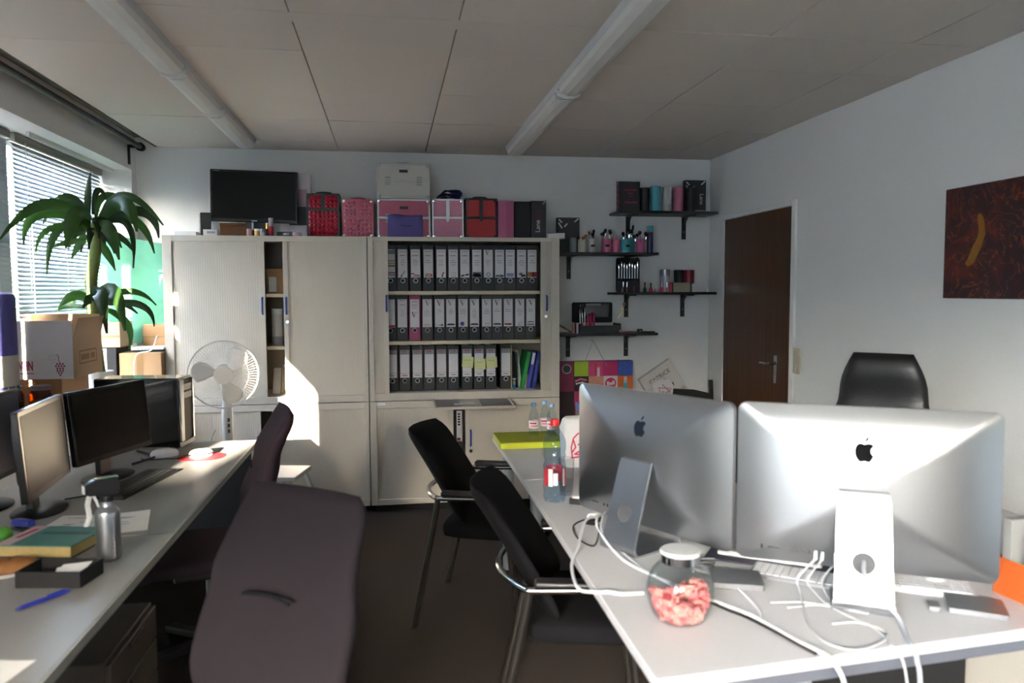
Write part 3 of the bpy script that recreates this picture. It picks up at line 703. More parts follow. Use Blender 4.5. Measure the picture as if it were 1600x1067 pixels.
# leather chair behind the right computer
m_leath = mat('black_leather', '#17171a', .38, var=.15, scale=12, bump=.3, bscale=60)
lc = thing('leather_chair', 'black leather executive chair behind the right silver computer', 'chair', (1.94, 2.90, F), math.radians(225))
rings = []; N = 20
for i in range(N+1):
    u = i/N; z = .46+u*.725; e = min(u, 1-u)*N
    k = 1.0 if e >= 4 else math.sqrt(1-((4-e)/4)**2*.98); kw = 1.0 if e >= 4 else 1-.22*((4-e)/4)**2.2
    cx = interp([(.46, -.2), (.7, -.22), (1.0, -.30), (1.19, -.275)], z); th = interp([(.46, .08), (.9, .09), (1.05, .10), (1.19, .10)], z)
    wd = interp([(.46, .44), (.8, .46), (1.0, .36), (1.19, .31)], z)
    rings.append(sring(cx, wd*kw, th*max(k, .15), z, e=2.6))
MB().loft(rings).build('backrest', m_leath, lc, ang=80)
st = [[(x, math.copysign(abs(math.cos(a))**.6, math.cos(a))*w_/2, .46+math.copysign(abs(math.sin(a))**.7, math.sin(a))*.055) for a in [2*PI*i/20 for i in range(20)]] for x, w_ in ((-.24, .34), (-.2, .46), (.1, .5), (.22, .46), (.26, .3))]
MB().loft(st).build('seat', m_leath, lc, ang=80)
for s in (-1, 1): MB().tube([(-.22, s*.27, .50), (-.2, s*.29, .66), (.05, s*.29, .67), (.16, s*.28, .60), (.12, s*.26, .44)], .018, 8, smooth=4).build('armrest', m_black, lc)
MB().cyl((0, 0, .09), (0, 0, .41), .03, n=16).build('gas_column', m_black, lc)
for k in range(5):
    a = 2*PI*k/5; d = Vector((math.cos(a), math.sin(a), 0))
    o = MB().bar(Vector((0, 0, .10)), d*.3+Vector((0, 0, .075)), .05, .03).build('base_leg', m_black, lc, bevel=.006)
    t = Vector((-d.y, d.x, 0)); e = d*.295
    MB().cyl(e+t*.022+Vector((0, 0, .028)), e-t*.022+Vector((0, 0, .028)), .028, n=16).build('castor', m_blackmatt, o)
# step stool
ss = thing('step_stool', 'small white folding step stool behind the far mauve chair', 'stool', (-.60, 4.55, F), -.2)
MB().box(-.10, -.15, .41, .10, .15, .435).build('step', m_white, ss, bevel=.004)
MB().box(-.02, -.14, .2, .17, .14, .22).build('step', m_white, ss, bevel=.004)
for s in (-1, 1):
    MB().bar((.06, s*.14, .41), (.21, s*.15, 0), .02, .03, (0, 1, 0)).build('leg', m_white, ss); MB().bar((-.06, s*.14, .41), (-.18, s*.15, 0), .02, .03, (0, 1, 0)).build('leg', m_white, ss)
# ---------------------------------------------------------------- ceiling light battens
m_batten = mat('batten_white', '#cfd0d2', .5)
def batten(label, xc, y0, y1, segs, clip):
    b = thing('ceiling_batten', label, 'ceiling light', (xc, y1, CH), 0)
    L = y1-y0
    MB().loft([[(-.062, y, 0), (-.058, y, -.03), (.058, y, -.03), (.062, y, 0)] for y in (0, -L)]).build('trunking', m_batten, b, ang=15)
    for a, e in segs:
        MB().loft([[(-.055, y, -.03), (-.048, y, -.052), (-.02, y, -.064), (.02, y, -.064), (.048, y, -.052), (.055, y, -.03)] for y in (a-y1, e-y1)]).build('lamp_cover', m_white, b, ang=12)
    for y in clip:
        MB().loft([[(-.06, y-y1+d, -.028), (-.056, y-y1+d, -.056), (-.02, y-y1+d, -.069), (.02, y-y1+d, -.069), (.056, y-y1+d, -.056), (.06, y-y1+d, -.028)] for d in (-.012, .012)]).build('end_clip', m_white, b)
    return b
batten('white ceiling light batten on the left near the window', -.895, -1.5, 5.25, [(5.23, 4.35), (4.25, 3.6), (3.5, 2.2), (2.1, .6)], [4.30, 3.55, 2.15])
batten('white ceiling light batten on the right half of the ceiling', .852, -1.5, 5.27, [(5.25, 3.72), (3.62, 2.2), (2.1, .6)], [3.67, 2.15])
# ---------------------------------------------------------------- silver all-in-one computers
m_logo = mat('logo_black', '#0d0e12', .7, spec=.08)
m_logoblue = mat('logo_dark', '#1c222e', .15)
m_screen = mat('screen_glass', '#101114', .1)
def apple(t, cx, cz, h, y, m=0):
    s = h/1.0
    R = [(0, .30), (.08, .335), (.17, .35), (.27, .325), (.33, .27), (.345, .235)]          # right shoulder
    bite = [(.275, .17), (.235, .09), (.235, .0), (.275, -.075), (.345, -.125)]
    low = [(.32, -.21), (.265, -.30), (.20, -.375), (.145, -.40), (.09, -.385), (.03, -.362), (-.03, -.362), (-.09, -.385), (-.145, -.40), (-.205, -.375), (-.28, -.28), (-.335, -.16), (-.36, -.03), (-.355, .10), (-.32, .22), (-.25, .305), (-.16, .35), (-.08, .335)]
    pts = R+bite+low; n = len(pts)
    c = (-.05, -.03)
    vs = [(cx+s*c[0], y, cz+s*c[1])]+[(cx+s*px, y, cz+s*pz) for px, pz in pts]
    t.add(vs, [(0, i+1, (i+1) % n+1) for i in range(n)], m)
    A = [(.0, .37), (.01, .45), (.05, .53), (.115, .585), (.165, .595)]; B = [(.165, .55), (.135, .47), (.08, .405), (.02, .375)]
    L = A+B; t.add([(cx+s*px, y, cz+s*pz) for px, pz in L], [tuple(range(len(L)))], m)
def allinone(label, loc, rz, logo, zc):
    c = thing('desktop_computer', label, 'computer', loc, rz, 'silver desktop computers')
    w_, h_ = .60, .41
    out = rrect(w_, h_, .022, 6)
    rings = [[(x, .012, zc+z) for x, z in out], [(x, .0, zc+z) for x, z in out]]
    K = 9
    for i in range(1, K+1):
        s_ = 1-i/K*.985
        dep = -.045*(1-s_**2.6)
        p_ = rrect(w_*s_, h_*s_, .022*s_+.02*(1-s_)*s_, 6)
        rings.append([(x, dep, zc+z) for x, z in p_])
    MB().loft(rings).build('back_shell', m_alu, c, ang=50)
    o = MB().prism(rrect(w_-.004, h_-.004, .02, 6), ((0, 0, zc), (1, 0, 0), (0, 0, 1), (0, 1, 0)), .0121, .0145).build('screen', m_screen, c)
    t = MB(); yl = -.0405
    apple(t, .0, zc+.10, .062, 0)
    lo = t.build('logo', logo, c)
    for v in lo.data.vertices:
        sx, sz = abs(v.co.x)/(w_/2), abs(v.co.z-zc)/(h_/2); s_ = max(sx, sz); v.co.y = -.045*(1-s_**2.6)-.0012
    # stand: bent sheet
    pr = [(-.028, zc+.005), (-.048, zc+.002), (-.060, zc-.02), (-.118, .05), (-.128, .022), (-.124, .008), (-.110, .0035), (.06, .0035)]
    P = spline([Vector((0, y, z)) for y, z in pr], 4)
    th = .0035
    L_ = len(P); vs = []
    for i, p_ in enumerate(P):
        d = (P[min(i+1, L_-1)]-P[max(i-1, 0)]).normalized(); nrm = Vector((0, -d.z, d.y))
        hw = .052+.020*min(1, i/(L_-9)) if L_ > 9 else .06
        for sd in (-1, 1):
            for x in (-hw, hw): vs.append((x, p_.y+nrm.y*th*sd, max(.0003, p_.z+nrm.z*th*sd)))
    st = MB(); fs = []
    for i in range(L_-1):
        a, b_ = i*4, (i+1)*4
        fs += [(a, a+1, b_+1, b_), (a+2, b_+2, b_+3, a+3), (a, b_, b_+2, a+2), (a+1, a+3, b_+3, b_+1)]
    fs += [(0, 2, 3, 1), ((L_-1)*4, (L_-1)*4+1, (L_-1)*4+3, (L_-1)*4+2)]
    st.add(vs, fs)
    so = st.build('stand', m_alu, c, bevel=.0008, ang=35)
    hz = .112; hy = -.060-(zc-.02-hz)/(zc-.02-.05)*.058; sl = math.atan2(.058, zc-.07)
    MB().lathe([(.0265, 0), (.0265, .0012), (.024, .0012), (.0225, .0004)], 24).build('cable_hole', mat('cable_hole_grey', '#4c4e51', .6), so, (0, hy-.0042, hz), rot=(PI/2-sl, 0, 0))
    pt = MB()
    for k, (x, ww) in enumerate(((-.235, .005), (-.205, .030), (-.165, .005), (-.150, .005), (-.135, .005), (-.120, .005))):
        s_ = max(abs(x)/.3, .165/.205); y = -.045*(1-s_**2.6)-.001
        pt.box(x-ww/2, y, zc-.165-(.006 if ww < .01 else .002), x+ww/2, y+.002, zc-.165+(.006 if ww < .01 else .002))
    pt.build('ports', m_darkgrey, c)['kind'] = 'stuff'
    return c
R_LOC, R_RZ = (1.156, 1.744, DZ), math.radians(-29.5)
allinone('silver desktop computer seen from behind at the right, the nearer one', R_LOC, R_RZ, m_logo, .267)
allinone('silver desktop computer seen from behind at the left, farther one beside the bottles', (.758, 2.202, DZ), math.radians(-60.6), m_logoblue, .256)
# ---------------------------------------------------------------- cables on the right desk
m_cable = mat('cable_white', '#dfe0e4', .4); m_cableb = mat('cable_black', '#16161a', .5); m_cablec = mat('cable_clear', '#c5c7c8', .3)
def cable(name, label, pts, r, mt, ends=(), smooth=6):
    if not ends: return solo(MB().tube(pts, r, 8, smooth=smooth), name, mt, label, 'cable')
    c = thing(name, label, 'cable', pts[0]); o = Vector(pts[0])
    MB().tube([Vector(p)-o for p in pts], r, 8, smooth=smooth).build('cord', mt, c)
    for p0, p1, rr in ends: MB().cyl(Vector(p0)-o, Vector(p1)-o, rr, n=10).build('plug', m_white, c)
    return c
z = DZ+.004
def Z3(l, dz=0): return [(a, b, z+(c[0] if c else 0)+dz) for a, b, *c in l]
cable('power_cable', 'thick white cable looping over the left edge of the white desk to the jar', Z3([(.66, 2.42, .02), (.605, 2.354, .03), (.535, 2.171, .01), (.49, 2.059, -.004), (.473, 1.918, -.012), (.497, 1.86, -.002), (.535, 1.842, .003), (.562, 1.832), (.62, 1.829)]), .0045, m_cable)
cable('usb_cable', 'white cable running past the foot of the left computer', Z3([(.690, 2.44, .03), (.645, 2.30, .01), (.660, 2.10), (.69, 1.93), (.735, 1.80)]), .0035, m_cable)
cable('usb_cable', 'white cable with the deep bend in front of the left computer stand', Z3([(.70, 2.45, .04), (.66, 2.33, .055), (.612, 2.24, .07), (.600, 2.17, .05), (.63, 2.04, .01), (.70, 1.90), (.74, 1.84)], .002), .0038, m_cable)
cable('usb_cable', 'white cable arching behind the left stand down to the jar lid', Z3([(.80, 2.44, .002), (.845, 2.404, .012), (.872, 2.268, .01), (.83, 2.10, 0), (.80, 1.95, 0)]), .0035, m_cable)
cable('audio_cable', 'thin black cable looping on the desk left of the left computer', Z3([(.692, 2.496, .002), (.606, 2.444), (.570, 2.380), (.562, 2.264), (.59, 2.20), (.632, 2.30), (.66, 2.40)]), .0022, m_cableb)
kn = thing('cable_plug', 'white plug lying on black adapter left of the left stand', 'plug', (.655, 2.44, DZ), .9)
MB().box(-.035, -.016, 0, .035, .016, .018).build('adapter', m_black, kn, bevel=.003); MB().box(-.02, -.014, .018, .03, .014, .034).build('white_plug', m_white, kn, bevel=.004); MB().cyl((-.02, 0, .026), (-.045, 0, .03), .005, n=8).build('cord_end', m_white, kn)
cable('usb_cable', 'white cable arching right of the sweet jar toward the desk front', Z3([(.80, 1.99), (.825, 1.93, .004), (.863, 1.891, .004), (.867, 1.793), (.854, 1.676), (.83, 1.62)]), .0032, m_cable)
cable('power_cable', 'thick white cable from behind the jar over the front edge of the desk', Z3([(.765, 1.77), (.80, 1.705), (.83, 1.64), (.858, 1.528), (.878, 1.466, .001), (.886, 1.437, .001), (.896, 1.428, -.012), (.914, 1.424, -.05), (.927, 1.426, -.12), (.93, 1.426, -.3)]), .0048, m_cable)
cable('power_cable', 'black cable lying along the thick white cable by the jar', Z3([(.75, 1.76), (.785, 1.690), (.805, 1.655), (.832, 1.58), (.853, 1.505), (.869, 1.455)]), .003, m_cableb)
def bodypt(x, y, zz): return Matrix.Rotation(R_RZ, 3, 'Z') @ Vector((x, y, zz))+Vector(R_LOC)
P0 = bodypt(-.105, -.026, .105); P0b = bodypt(-.105, -.028, .085); P1 = bodypt(-.090, -.028, .105); P1b = bodypt(-.090, -.03, .085); P2 = bodypt(-.058, -.032, .105); P2b = bodypt(-.058, -.034, .085)
cable('usb_cable', 'thin white cable plugged into right computer, hanging straight to the coil', [P0b]+Z3([(1.02, 1.80, .025), (1.01, 1.77), (.975, 1.694), (.930, 1.592), (.917, 1.512), (.940, 1.466), (.980, 1.459), (1.038, 1.483), (1.074, 1.518), (1.070, 1.56), (1.04, 1.585), (.985, 1.585)]), .0024, m_cablec, [(P0, P0b, .0045)])
cable('usb_cable', 'thin white cable plugged into right computer, running to the desk front', [P1b]+Z3([(1.04, 1.79, .022), (1.04, 1.745, .002), (1.035, 1.69), (1.045, 1.62), (1.065, 1.56), (1.055, 1.49), (1.045, 1.468), (1.05, 1.452, .0), (1.055, 1.444, -.012), (1.068, 1.441, -.06), (1.085, 1.441, -.2)]), .0024, m_cablec, [(P1, P1b, .0045)])
cable('audio_cable', 'thin white cable with wide plug beside the stand of the right computer', [P2b]+Z3([(1.075, 1.78, .022), (1.065, 1.74), (1.05, 1.70), (1.02, 1.69), (.98, 1.69), (.93, 1.685)]), .0022, m_cablec, [(P2, P2b, .006)])
H0 = bodypt(0, -.100, .115); H1 = bodypt(.004, -.15, .09)
cable('power_cable', 'thick grey power cord from the hole in the right computer stand over the edge', [H0, H1]+Z3([(1.135, 1.565, .012), (1.105, 1.492), (1.09, 1.460, .003), (1.09, 1.446, -.004), (1.093, 1.442, -.03), (1.10, 1.441, -.07), (1.108, 1.441, -.25)]), .0048, mat('cable_grey', '#b4b7bd', .35))
cable('power_cable', 'white cable lying across the desk behind the right computer foot', Z3([(.905, 1.72), (.96, 1.715), (1.0, 1.70), (1.05, 1.66), (1.10, 1.62)]), .002, m_cablec)
# ---------------------------------------------------------------- sweet jar
jx, jy = .655, 1.672
jr = thing('glass_jar', 'round glass jar with white lid half full of pink sweets', 'jar', (jx, jy, DZ))
prof = [(.030, .0005), (.050, .003), (.066, .022), (.0755, .050), (.078, .072), (.0745, .096), (.064, .118), (.051, .131), (.043, .136), (.041, .146)]
pr2 = [Vector((r, 0, zz)) for r, zz in prof]; pp = [(p.x, p.z) for p in spline(pr2, 3)]
jm = MB(); jm.lathe(pp, 40, cap=False); jm.lathe([(r-.003, zz+.003) for r, zz in pp], 40, cap=False); jm.lathe([(.0001, .0005), (.03, .0005)], 40, cap=False)
jm.build('glass_body', glass('jar_glass', (.93, .95, .94), .02, 1.38), jr)
MB().lathe([(.0425, .137), (.0445, .138), (.0445, .157), (.043, .158)], 36).build('lid_band', m_chrome, jr, ang=30)
MB().lathe([(.046, .158), (.0475, .160), (.0475, .163), (.045, .166), (.03, .167)], 36).build('lid_top', m_wplastic, jr)
sw = MB(); rs = random.Random(3)
lump = [(1, 0, 0), (-1, 0, 0), (0, 1, 0), (0, -1, 0), (0, 0, 1), (0, 0, -1)]
lf = [(0, 2, 4), (2, 1, 4), (1, 3, 4), (3, 0, 4), (2, 0, 5), (1, 2, 5), (3, 1, 5), (0, 3, 5)]
def rad(zz):
    for (r0, z0), (r1, z1) in zip(prof, prof[1:]):
        if zz <= z1: return r0+(r1-r0)*(zz-z0)/(z1-z0)
    return .04
k = 0
while k < 420:
    zz = rs.uniform(.012, .080); rm = rad(zz)-.016
    a = rs.uniform(0, 2*PI); r_ = rm*math.sqrt(rs.uniform(.25 if zz < .06 else 0, 1))
    if zz > .062+.016*math.sin(a*2+1): continue
    R_ = RZ(rs.uniform(0, 6)) @ RX(rs.uniform(0, 3)); c_ = Vector((r_*math.cos(a), r_*math.sin(a), zz)); e = (.0105, .0075, .006)
    bx_ = [c_+R_ @ Vector((sx*e[0]*(.8 if sy*sz > 0 else 1), sy*e[1], sz*e[2])) for sz in (-1, 1) for sx, sy in ((-1, -1), (1, -1), (1, 1), (-1, 1))]
    sw.add(bx_, [(0, 3, 2, 1), (4, 5, 6, 7), (0, 1, 5, 4), (1, 2, 6, 5), (2, 3, 7, 6), (3, 0, 4, 7)], rs.choice((0, 0, 0, 1, 1, 2))); k += 1
so = sw.build('pink_sweets', [mat('sweet_pink', '#d97f80', .6), mat('sweet_light', '#e6a49c', .6), mat('sweet_red', '#a8404a', .6)], None, (jx, jy, DZ))
tag(so, 'pink wrapped sweets filling the lower half of the glass jar', 'sweets', None, 'stuff')
# ---------------------------------------------------------------- flat devices on the right desk
m_key = mat('key_white', '#e4e4e8', .4); m_alud = mat('aluminium_satin', '#aeb0b3', .38, .9)
def keyboard(label, loc, rz, w_, d_, base, key, h_=.008, rows=5, cols=14, name='keyboard', sep=None):
    k_ = thing(name, label, 'keyboard', loc, rz, 'computer keyboards')
    t = MB(); t.prism(rrect(w_, d_, .006, 3), ((0, 0, 0), (1, 0, 0), (0, 1, 0), (0, 0, 1)), 0, h_); t.build('base', base, k_, bevel=.001, seg=1)
    cw, cd = (w_-.012)/cols, (d_-.014)/rows; first = None
    for r in range(rows):
        for c in range(cols):
            x, y = -w_/2+.006+cw*(c+.5), -d_/2+.007+cd*(r+.5)
            if r == 0 and 3 < c < 9:
                if c != 6: continue
                MB().box(-cw*2.4, -cd*.42, 0, cw*2.4, cd*.42, .003).build('space_bar', key, k_, (x, y, h_)); continue
            if first is None:
                first = MB().box(-cw*.43, -cd*.43, 0, cw*.43, cd*.43, .003).build('key', key, k_, (x, y, h_))
            else: inst(first, k_, (x, y, h_))
    return k_
keyboard('white aluminium keyboard partly behind the stand of the right computer', (1.075, 1.865, DZ), math.radians(-38), .27, .105, m_alud, m_key)
md = solo(MB().box(-.17, -.06, 0, .17, .06, .006), 'dark_folder', mat('dark_blue_grey', '#3a3c48', .5), 'flat dark folder under the white keyboard between both computers', 'folder', (1.045, 2.0, DZ), math.radians(-35), bevel=.002)
keyboard('white keyboard lying on the dark folder between both computers', (1.06, 2.022, DZ+.0065), math.radians(-35), .28, .09, m_wplastic, m_key)
keyboard('white keyboard right of the right computer stand', (1.335, 1.765, DZ), math.radians(-29), .24, .12, m_wplastic, m_key, .012)
mo = thing('computer_mouse', 'white mouse lying below the right corner of the right computer', 'mouse', (1.40, 1.785, DZ), math.radians(-50), 'white computer mice')
def mouse_shape(L_, w_, h_):
    return MB().loft([[(w_/2*k*math.cos(2*PI*i/20)*(1-.12*math.sin(2*PI*i/20)), L_/2*k*math.sin(2*PI*i/20), zz) for i in range(20)] for k, zz in ((.94, 0), (1, h_*.25), (.97, h_*.5), (.84, h_*.8), (.55, h_*.97), (.12, h_))])
mouse_shape(.105, .055, .024).build('shell', m_wplastic, mo)
MB().cyl((0, .02, .0225), (0, .035, .021), .003, n=8).build('scroll_ball', m_hgrey, mo)
o = thing('trackpad', 'silver slab with bright front edge at the right desk edge', 'trackpad', (1.372, 1.615, DZ), math.radians(-33), 'aluminium slabs')
MB().prism(rrect(.125, .105, .006, 4), ((0, 0, 0), (1, 0, 0), (0, 1, 0), (0, 0, 1)), .001, .013).build('slab', m_alud, o, bevel=.001); MB().box(-.05, -.04, 0, .05, .04, .001).build('foot', m_black, o)
o = thing('trackpad', 'silver slab behind the sweet jar with dark reflecting top', 'trackpad', (.885, 1.868, DZ), math.radians(-20), 'aluminium slabs')
MB().prism(rrect(.13, .11, .006, 4), ((0, 0, 0), (1, 0, 0), (0, 1, 0), (0, 0, 1)), .001, .015).build('slab', m_alud, o, bevel=.001); MB().box(-.05, -.04, 0, .05, .04, .001).build('foot', m_black, o)
for k in range(3): solo(MB().tube([(-.045, 0, .004), (.04, 0, .004), (.048, 0, .003)], .0035, 8), 'pen', m_darkgrey if k < 2 else m_steel, 'slim pen behind the jar lid, %s of the three' % ('nearest', 'middle one', 'farthest')[k], 'pen', (.83+.012*k, 2.0+.022*k, DZ), math.radians(-25+6*k), group='pens behind the jar')
solo(MB().box(-.012, -.02, 0, .012, .02, .012), 'adapter', m_alud, 'tiny silver adapter between the right keyboard and the slab', 'adapter', (1.275, 1.632, DZ), math.radians(-30), bevel=.001)
# orange box with papers at the right border
m_orange = mat('orange_card', '#c2581f', .6)
ob = thing('pen_box', 'orange card box with papers at the right border of the desk', 'box', (1.575, 1.66, DZ), math.radians(6))
t = MB(); t.box(-.075, -.05, 0, .075, -.047, .095); t.box(-.075, .047, 0, .075, .05, .095); t.box(-.075, -.047, 0, -.072, .047, .095); t.box(.072, -.047, 0, .075, .047, .095); t.box(-.072, -.047, 0, .072, .047, .003)
t.build('box_body', m_orange, ob)
solo(MB().add([(-.055, -.02, 0), (.06, -.02, 0), (.062, -.02, .165), (-.064, -.02, .165), (-.055, -.018, 0), (.06, -.018, 0), (.062, -.018, .165), (-.064, -.018, .165)], [(0, 1, 2, 3), (7, 6, 5, 4), (0, 4, 5, 1), (1, 5, 6, 2), (2, 6, 7, 3), (3, 7, 4, 0)]), 'paper_stack', mat('lilac_paper', '#bdb8c6', .8), 'pale sheet standing in the orange box', 'paper', (1.582, 1.65, DZ+.0035), math.radians(6))
solo(MB().box(-.066, .0, 0, .066, .026, .19), 'grey_carton', mat('grey_card', '#8d8c8a', .8), 'grey carton standing in the orange box behind the sheet', 'carton', (1.575, 1.672, DZ+.0035), math.radians(6), bevel=.002)
# ---------------------------------------------------------------- bottles, green box, paper bag, glass
m_pet = glass('pet_clear', (.86, .92, .95), .05, 1.5); m_bcap = mat('cap_blue', '#79a6d6', .4); m_rcap = mat('cap_red', '#d5262b', .4)
m_water = glass('pet_blue_tint', (.78, .87, .93), .05, 1.5)
def bottle(label, loc, s, prof, cap, capm, labs, pet, group):
    b = thing('plastic_bottle', label, 'bottle', loc, random.uniform(0, 3) if not labs or len(labs[0]) == 3 else 0, group)
    P = [(p.x*s, p.z*s) for p in spline([Vector((r, 0, zz)) for r, zz in prof], 3)]
    MB().lathe(P, 26, cap=False).build('bottle_body', pet, b)
    c = MB(); c.lathe([(cap[0]*s, cap[1]*s), (cap[0]*s, cap[2]*s-.002), (cap[0]*s*.9, cap[2]*s)], 20); c.build('cap', capm, b)
    for l in labs:
        z0, z1, r, a0, a1, mm = l
        n = max(3, int((a1-a0)/.2)); t = MB()
        t.add([(r*s*math.cos(a0+(a1-a0)*i/n), r*s*math.sin(a0+(a1-a0)*i/n), zz*s) for zz in (z0, z1) for i in range(n+1)], [(i, i+1, n+2+i, n+1+i) for i in range(n)])
        t.build('bottle_label', mm, b)
    return b
PS = [(.0002, .004), (.018, .0), (.026, .004), (.0275, .03), (.0265, .05), (.0275, .065), (.0275, .10), (.026, .112), (.0275, .125), (.026, .145), (.018, .172), (.0125, .184), (.0125, .198)]
m_lpink = mat('label_pinkish', '#e3ccd0', .6)
for i, (x, y, lb_) in enumerate(((.715, 3.84, 'small clear bottle with blue cap standing alone at left behind lime box'), (.785, 3.90, 'small clear bottle with blue cap, rear one of the pair behind the big bottle'), (.800, 3.80, 'small clear bottle with blue cap, front one of the pair behind the big bottle'))):
    bottle(lb_, (x, y, DZ+(.0 if i else .0)), .92, PS, (.0145, .196, .214), m_bcap, [(.075, .118, .0279, -3.1, 3.1, m_lpink), (.084, .094, .0282, -2.4, -.8, MATS['print_pink']), (.10, .108, .0282, -2.6, -1.2, m_red)], m_pet, 'small blue-capped bottles')
PBIG = [(.0002, .008), (.02, .0), (.036, .003), (.041, .02), (.0415, .055), (.0405, .062), (.0405, .125), (.0415, .132), (.037, .158), (.041, .18), (.0415, .20), (.037, .222), (.024, .252), (.0145, .272), (.0135, .285)]
PBIG = [(.0002, .008), (.02, .0), (.036, .003), (.041, .02), (.039, .035), (.0415, .055), (.0405, .062), (.0405, .125), (.0415, .132), (.036, .152), (.0405, .170), (.038, .182), (.041, .195), (.0415, .212), (.037, .230), (.024, .255), (.0145, .272), (.0135, .285)]
bottle('large clear bottle with red cap and red label near the left computer', (.583, 2.72, DZ), 1.0, PBIG, (.0165, .276, .300), m_rcap,
       [(.062, .125, .0412, -2.95, -2.35, m_red), (.062, .125, .0412, -2.35, -1.95, m_cardw), (.066, .11, .0412, -1.9, -1.5, mat('label_bluewhite', '#cfd8e6', .5)), (.062, .125, .0412, -.95, -.75, m_cardw), (.062, .125, .0412, -.75, .1, m_red), (.062, .125, .0412, .6, 2.2, m_red)] , m_water, None)
m_lime = mat('lime_box', '#b5bd2a', .4); m_limed = mat('lime_lid', '#8e9413', .45)
gb = thing('lime_box', 'flat lime green box on the far end of the white desk', 'box', (.675, 3.80, DZ))
MB().box(-.155, -.135, 0, .165, .145, .028).build('box_bottom', m_lime, gb, bevel=.002); MB().box(-.157, -.137, .018, .167, .147, .034).build('lid', m_lime, gb, bevel=.002)
bpy.data.objects.remove(gb.children[1]); MB().box(-.155, -.134, .0285, .165, .145, .032).build('lid', m_limed, gb, bevel=.001)
m_bag = mat('paper_bag_white', '#dcd9da', .8, bump=.3, bscale=30); m_redp = mat('bag_red_print', '#c8324c', .7)
pbg = thing('paper_bag', 'crumpled white take-away bag with red line print behind the big bottle', 'bag', (.822, 3.28, DZ), .02)
t = MB(); rs = random.Random(5)
def bagring(w_, d_, zz, j): return [(x+rs.uniform(-j, j), y+rs.uniform(-j, j), zz+rs.uniform(-j, j)) for x, y in rrect(w_, d_, .02, 2)]
t.loft([bagring(.16, .10, 0, 0), bagring(.165, .105, .05, .003), bagring(.175, .10, .11, .005), bagring(.18, .085, .165, .006), bagring(.165, .05, .20, .007), bagring(.15, .02, .215, .006)]); t.build('bag_body', m_bag, pbg, ang=50)
t = MB()
def stroke(t, pts, w_, y=-.0585, m=0):
    for a, b_ in zip(pts, pts[1:]):
        d = Vector((b_[0]-a[0], 0, b_[1]-a[1])); L_ = d.length
        if L_ < 1e-5: continue
        d /= L_; n = Vector((-d.z, 0, d.x))*w_/2; A = Vector((a[0], y, a[1])); B = Vector((b_[0], y, b_[1])); e = d*w_*.3
        t.add([A-n-e, A+n-e, B+n+e, B-n+e], [(0, 1, 2, 3)], m)
for pts in ([(-.055, .05), (-.06, .09), (-.05, .13), (-.03, .15), (.0, .145)], [(-.045, .06), (-.02, .075), (.01, .07), (-.01, .055), (-.04, .06)], [(-.03, .10), (-.01, .115), (.01, .105)], [(.02, .14), (.03, .10), (.055, .07), (.07, .05)], [(.035, .15), (.055, .12), (.075, .125)], [(-.06, .045), (.0, .05), (.06, .045)], [(.05, .10), (.07, .085), (.08, .055)], [(-.05, .12), (-.04, .09), (-.055, .07)]):
    stroke(t, pts, .006)
t.build('red_print', m_redp, pbg)
dg = thing('drinking_glass', 'tall clear drinking glass right behind the big bottle', 'glass', (.645, 2.80, DZ))
g = MB(); g.lathe([(.0001, .001), (.024, .001), (.027, .04), (.030, .14)], 28, cap=False); g.lathe([(.0001, .012), (.022, .012), (.025, .04), (.0285, .14)], 28, cap=False); g.build('glass_body', glass('tumbler_glass', (.93, .94, .94), .02, 1.42), dg)
bt = thing('card_box', 'small dark box with blue top at the back of the white desk', 'box', (.93, 3.55, DZ), .1); MB().box(-.06, -.03, 0, .06, .03, .20).build('body', m_darkgrey, bt, bevel=.002); MB().box(-.061, -.031, .20, .061, .031, .235).build('blue_lid', mat('blue_card', '#2a3a9a', .5), bt, bevel=.002)
o = thing('card_reader', 'small black device with chrome end beside the left computer', 'device', (.66, 2.67, DZ), -.5); MB().box(-.03, -.02, 0, .03, .02, .022).build('body', m_black, o, bevel=.003); MB().cyl((.03, 0, .011), (.037, 0, .011), .008, n=14).build('chrome_end', m_chrome, o); MB().prism(rrect(.05, .035, .012, 4), ((0, 0, 0), (1, 0, 0), (0, 1, 0), (0, 0, 1)), .022, .03).build('white_pad', m_white, o)
o = thing('document_tray', 'dark grey document tray partly behind the left computer', 'tray', (.93, 3.02, DZ), .05); MB().box(-.13, -.10, .05, .14, .12, .058).build('tray_floor', m_darkgrey, o, bevel=.002); MB().box(-.13, -.10, .0, .14, .12, .008).build('tray_floor', m_darkgrey, o, bevel=.002)
for sx in (-.13, .132): MB().box(sx, -.10, .008, sx+.008, .12, .05).build('tray_side', m_darkgrey, o)
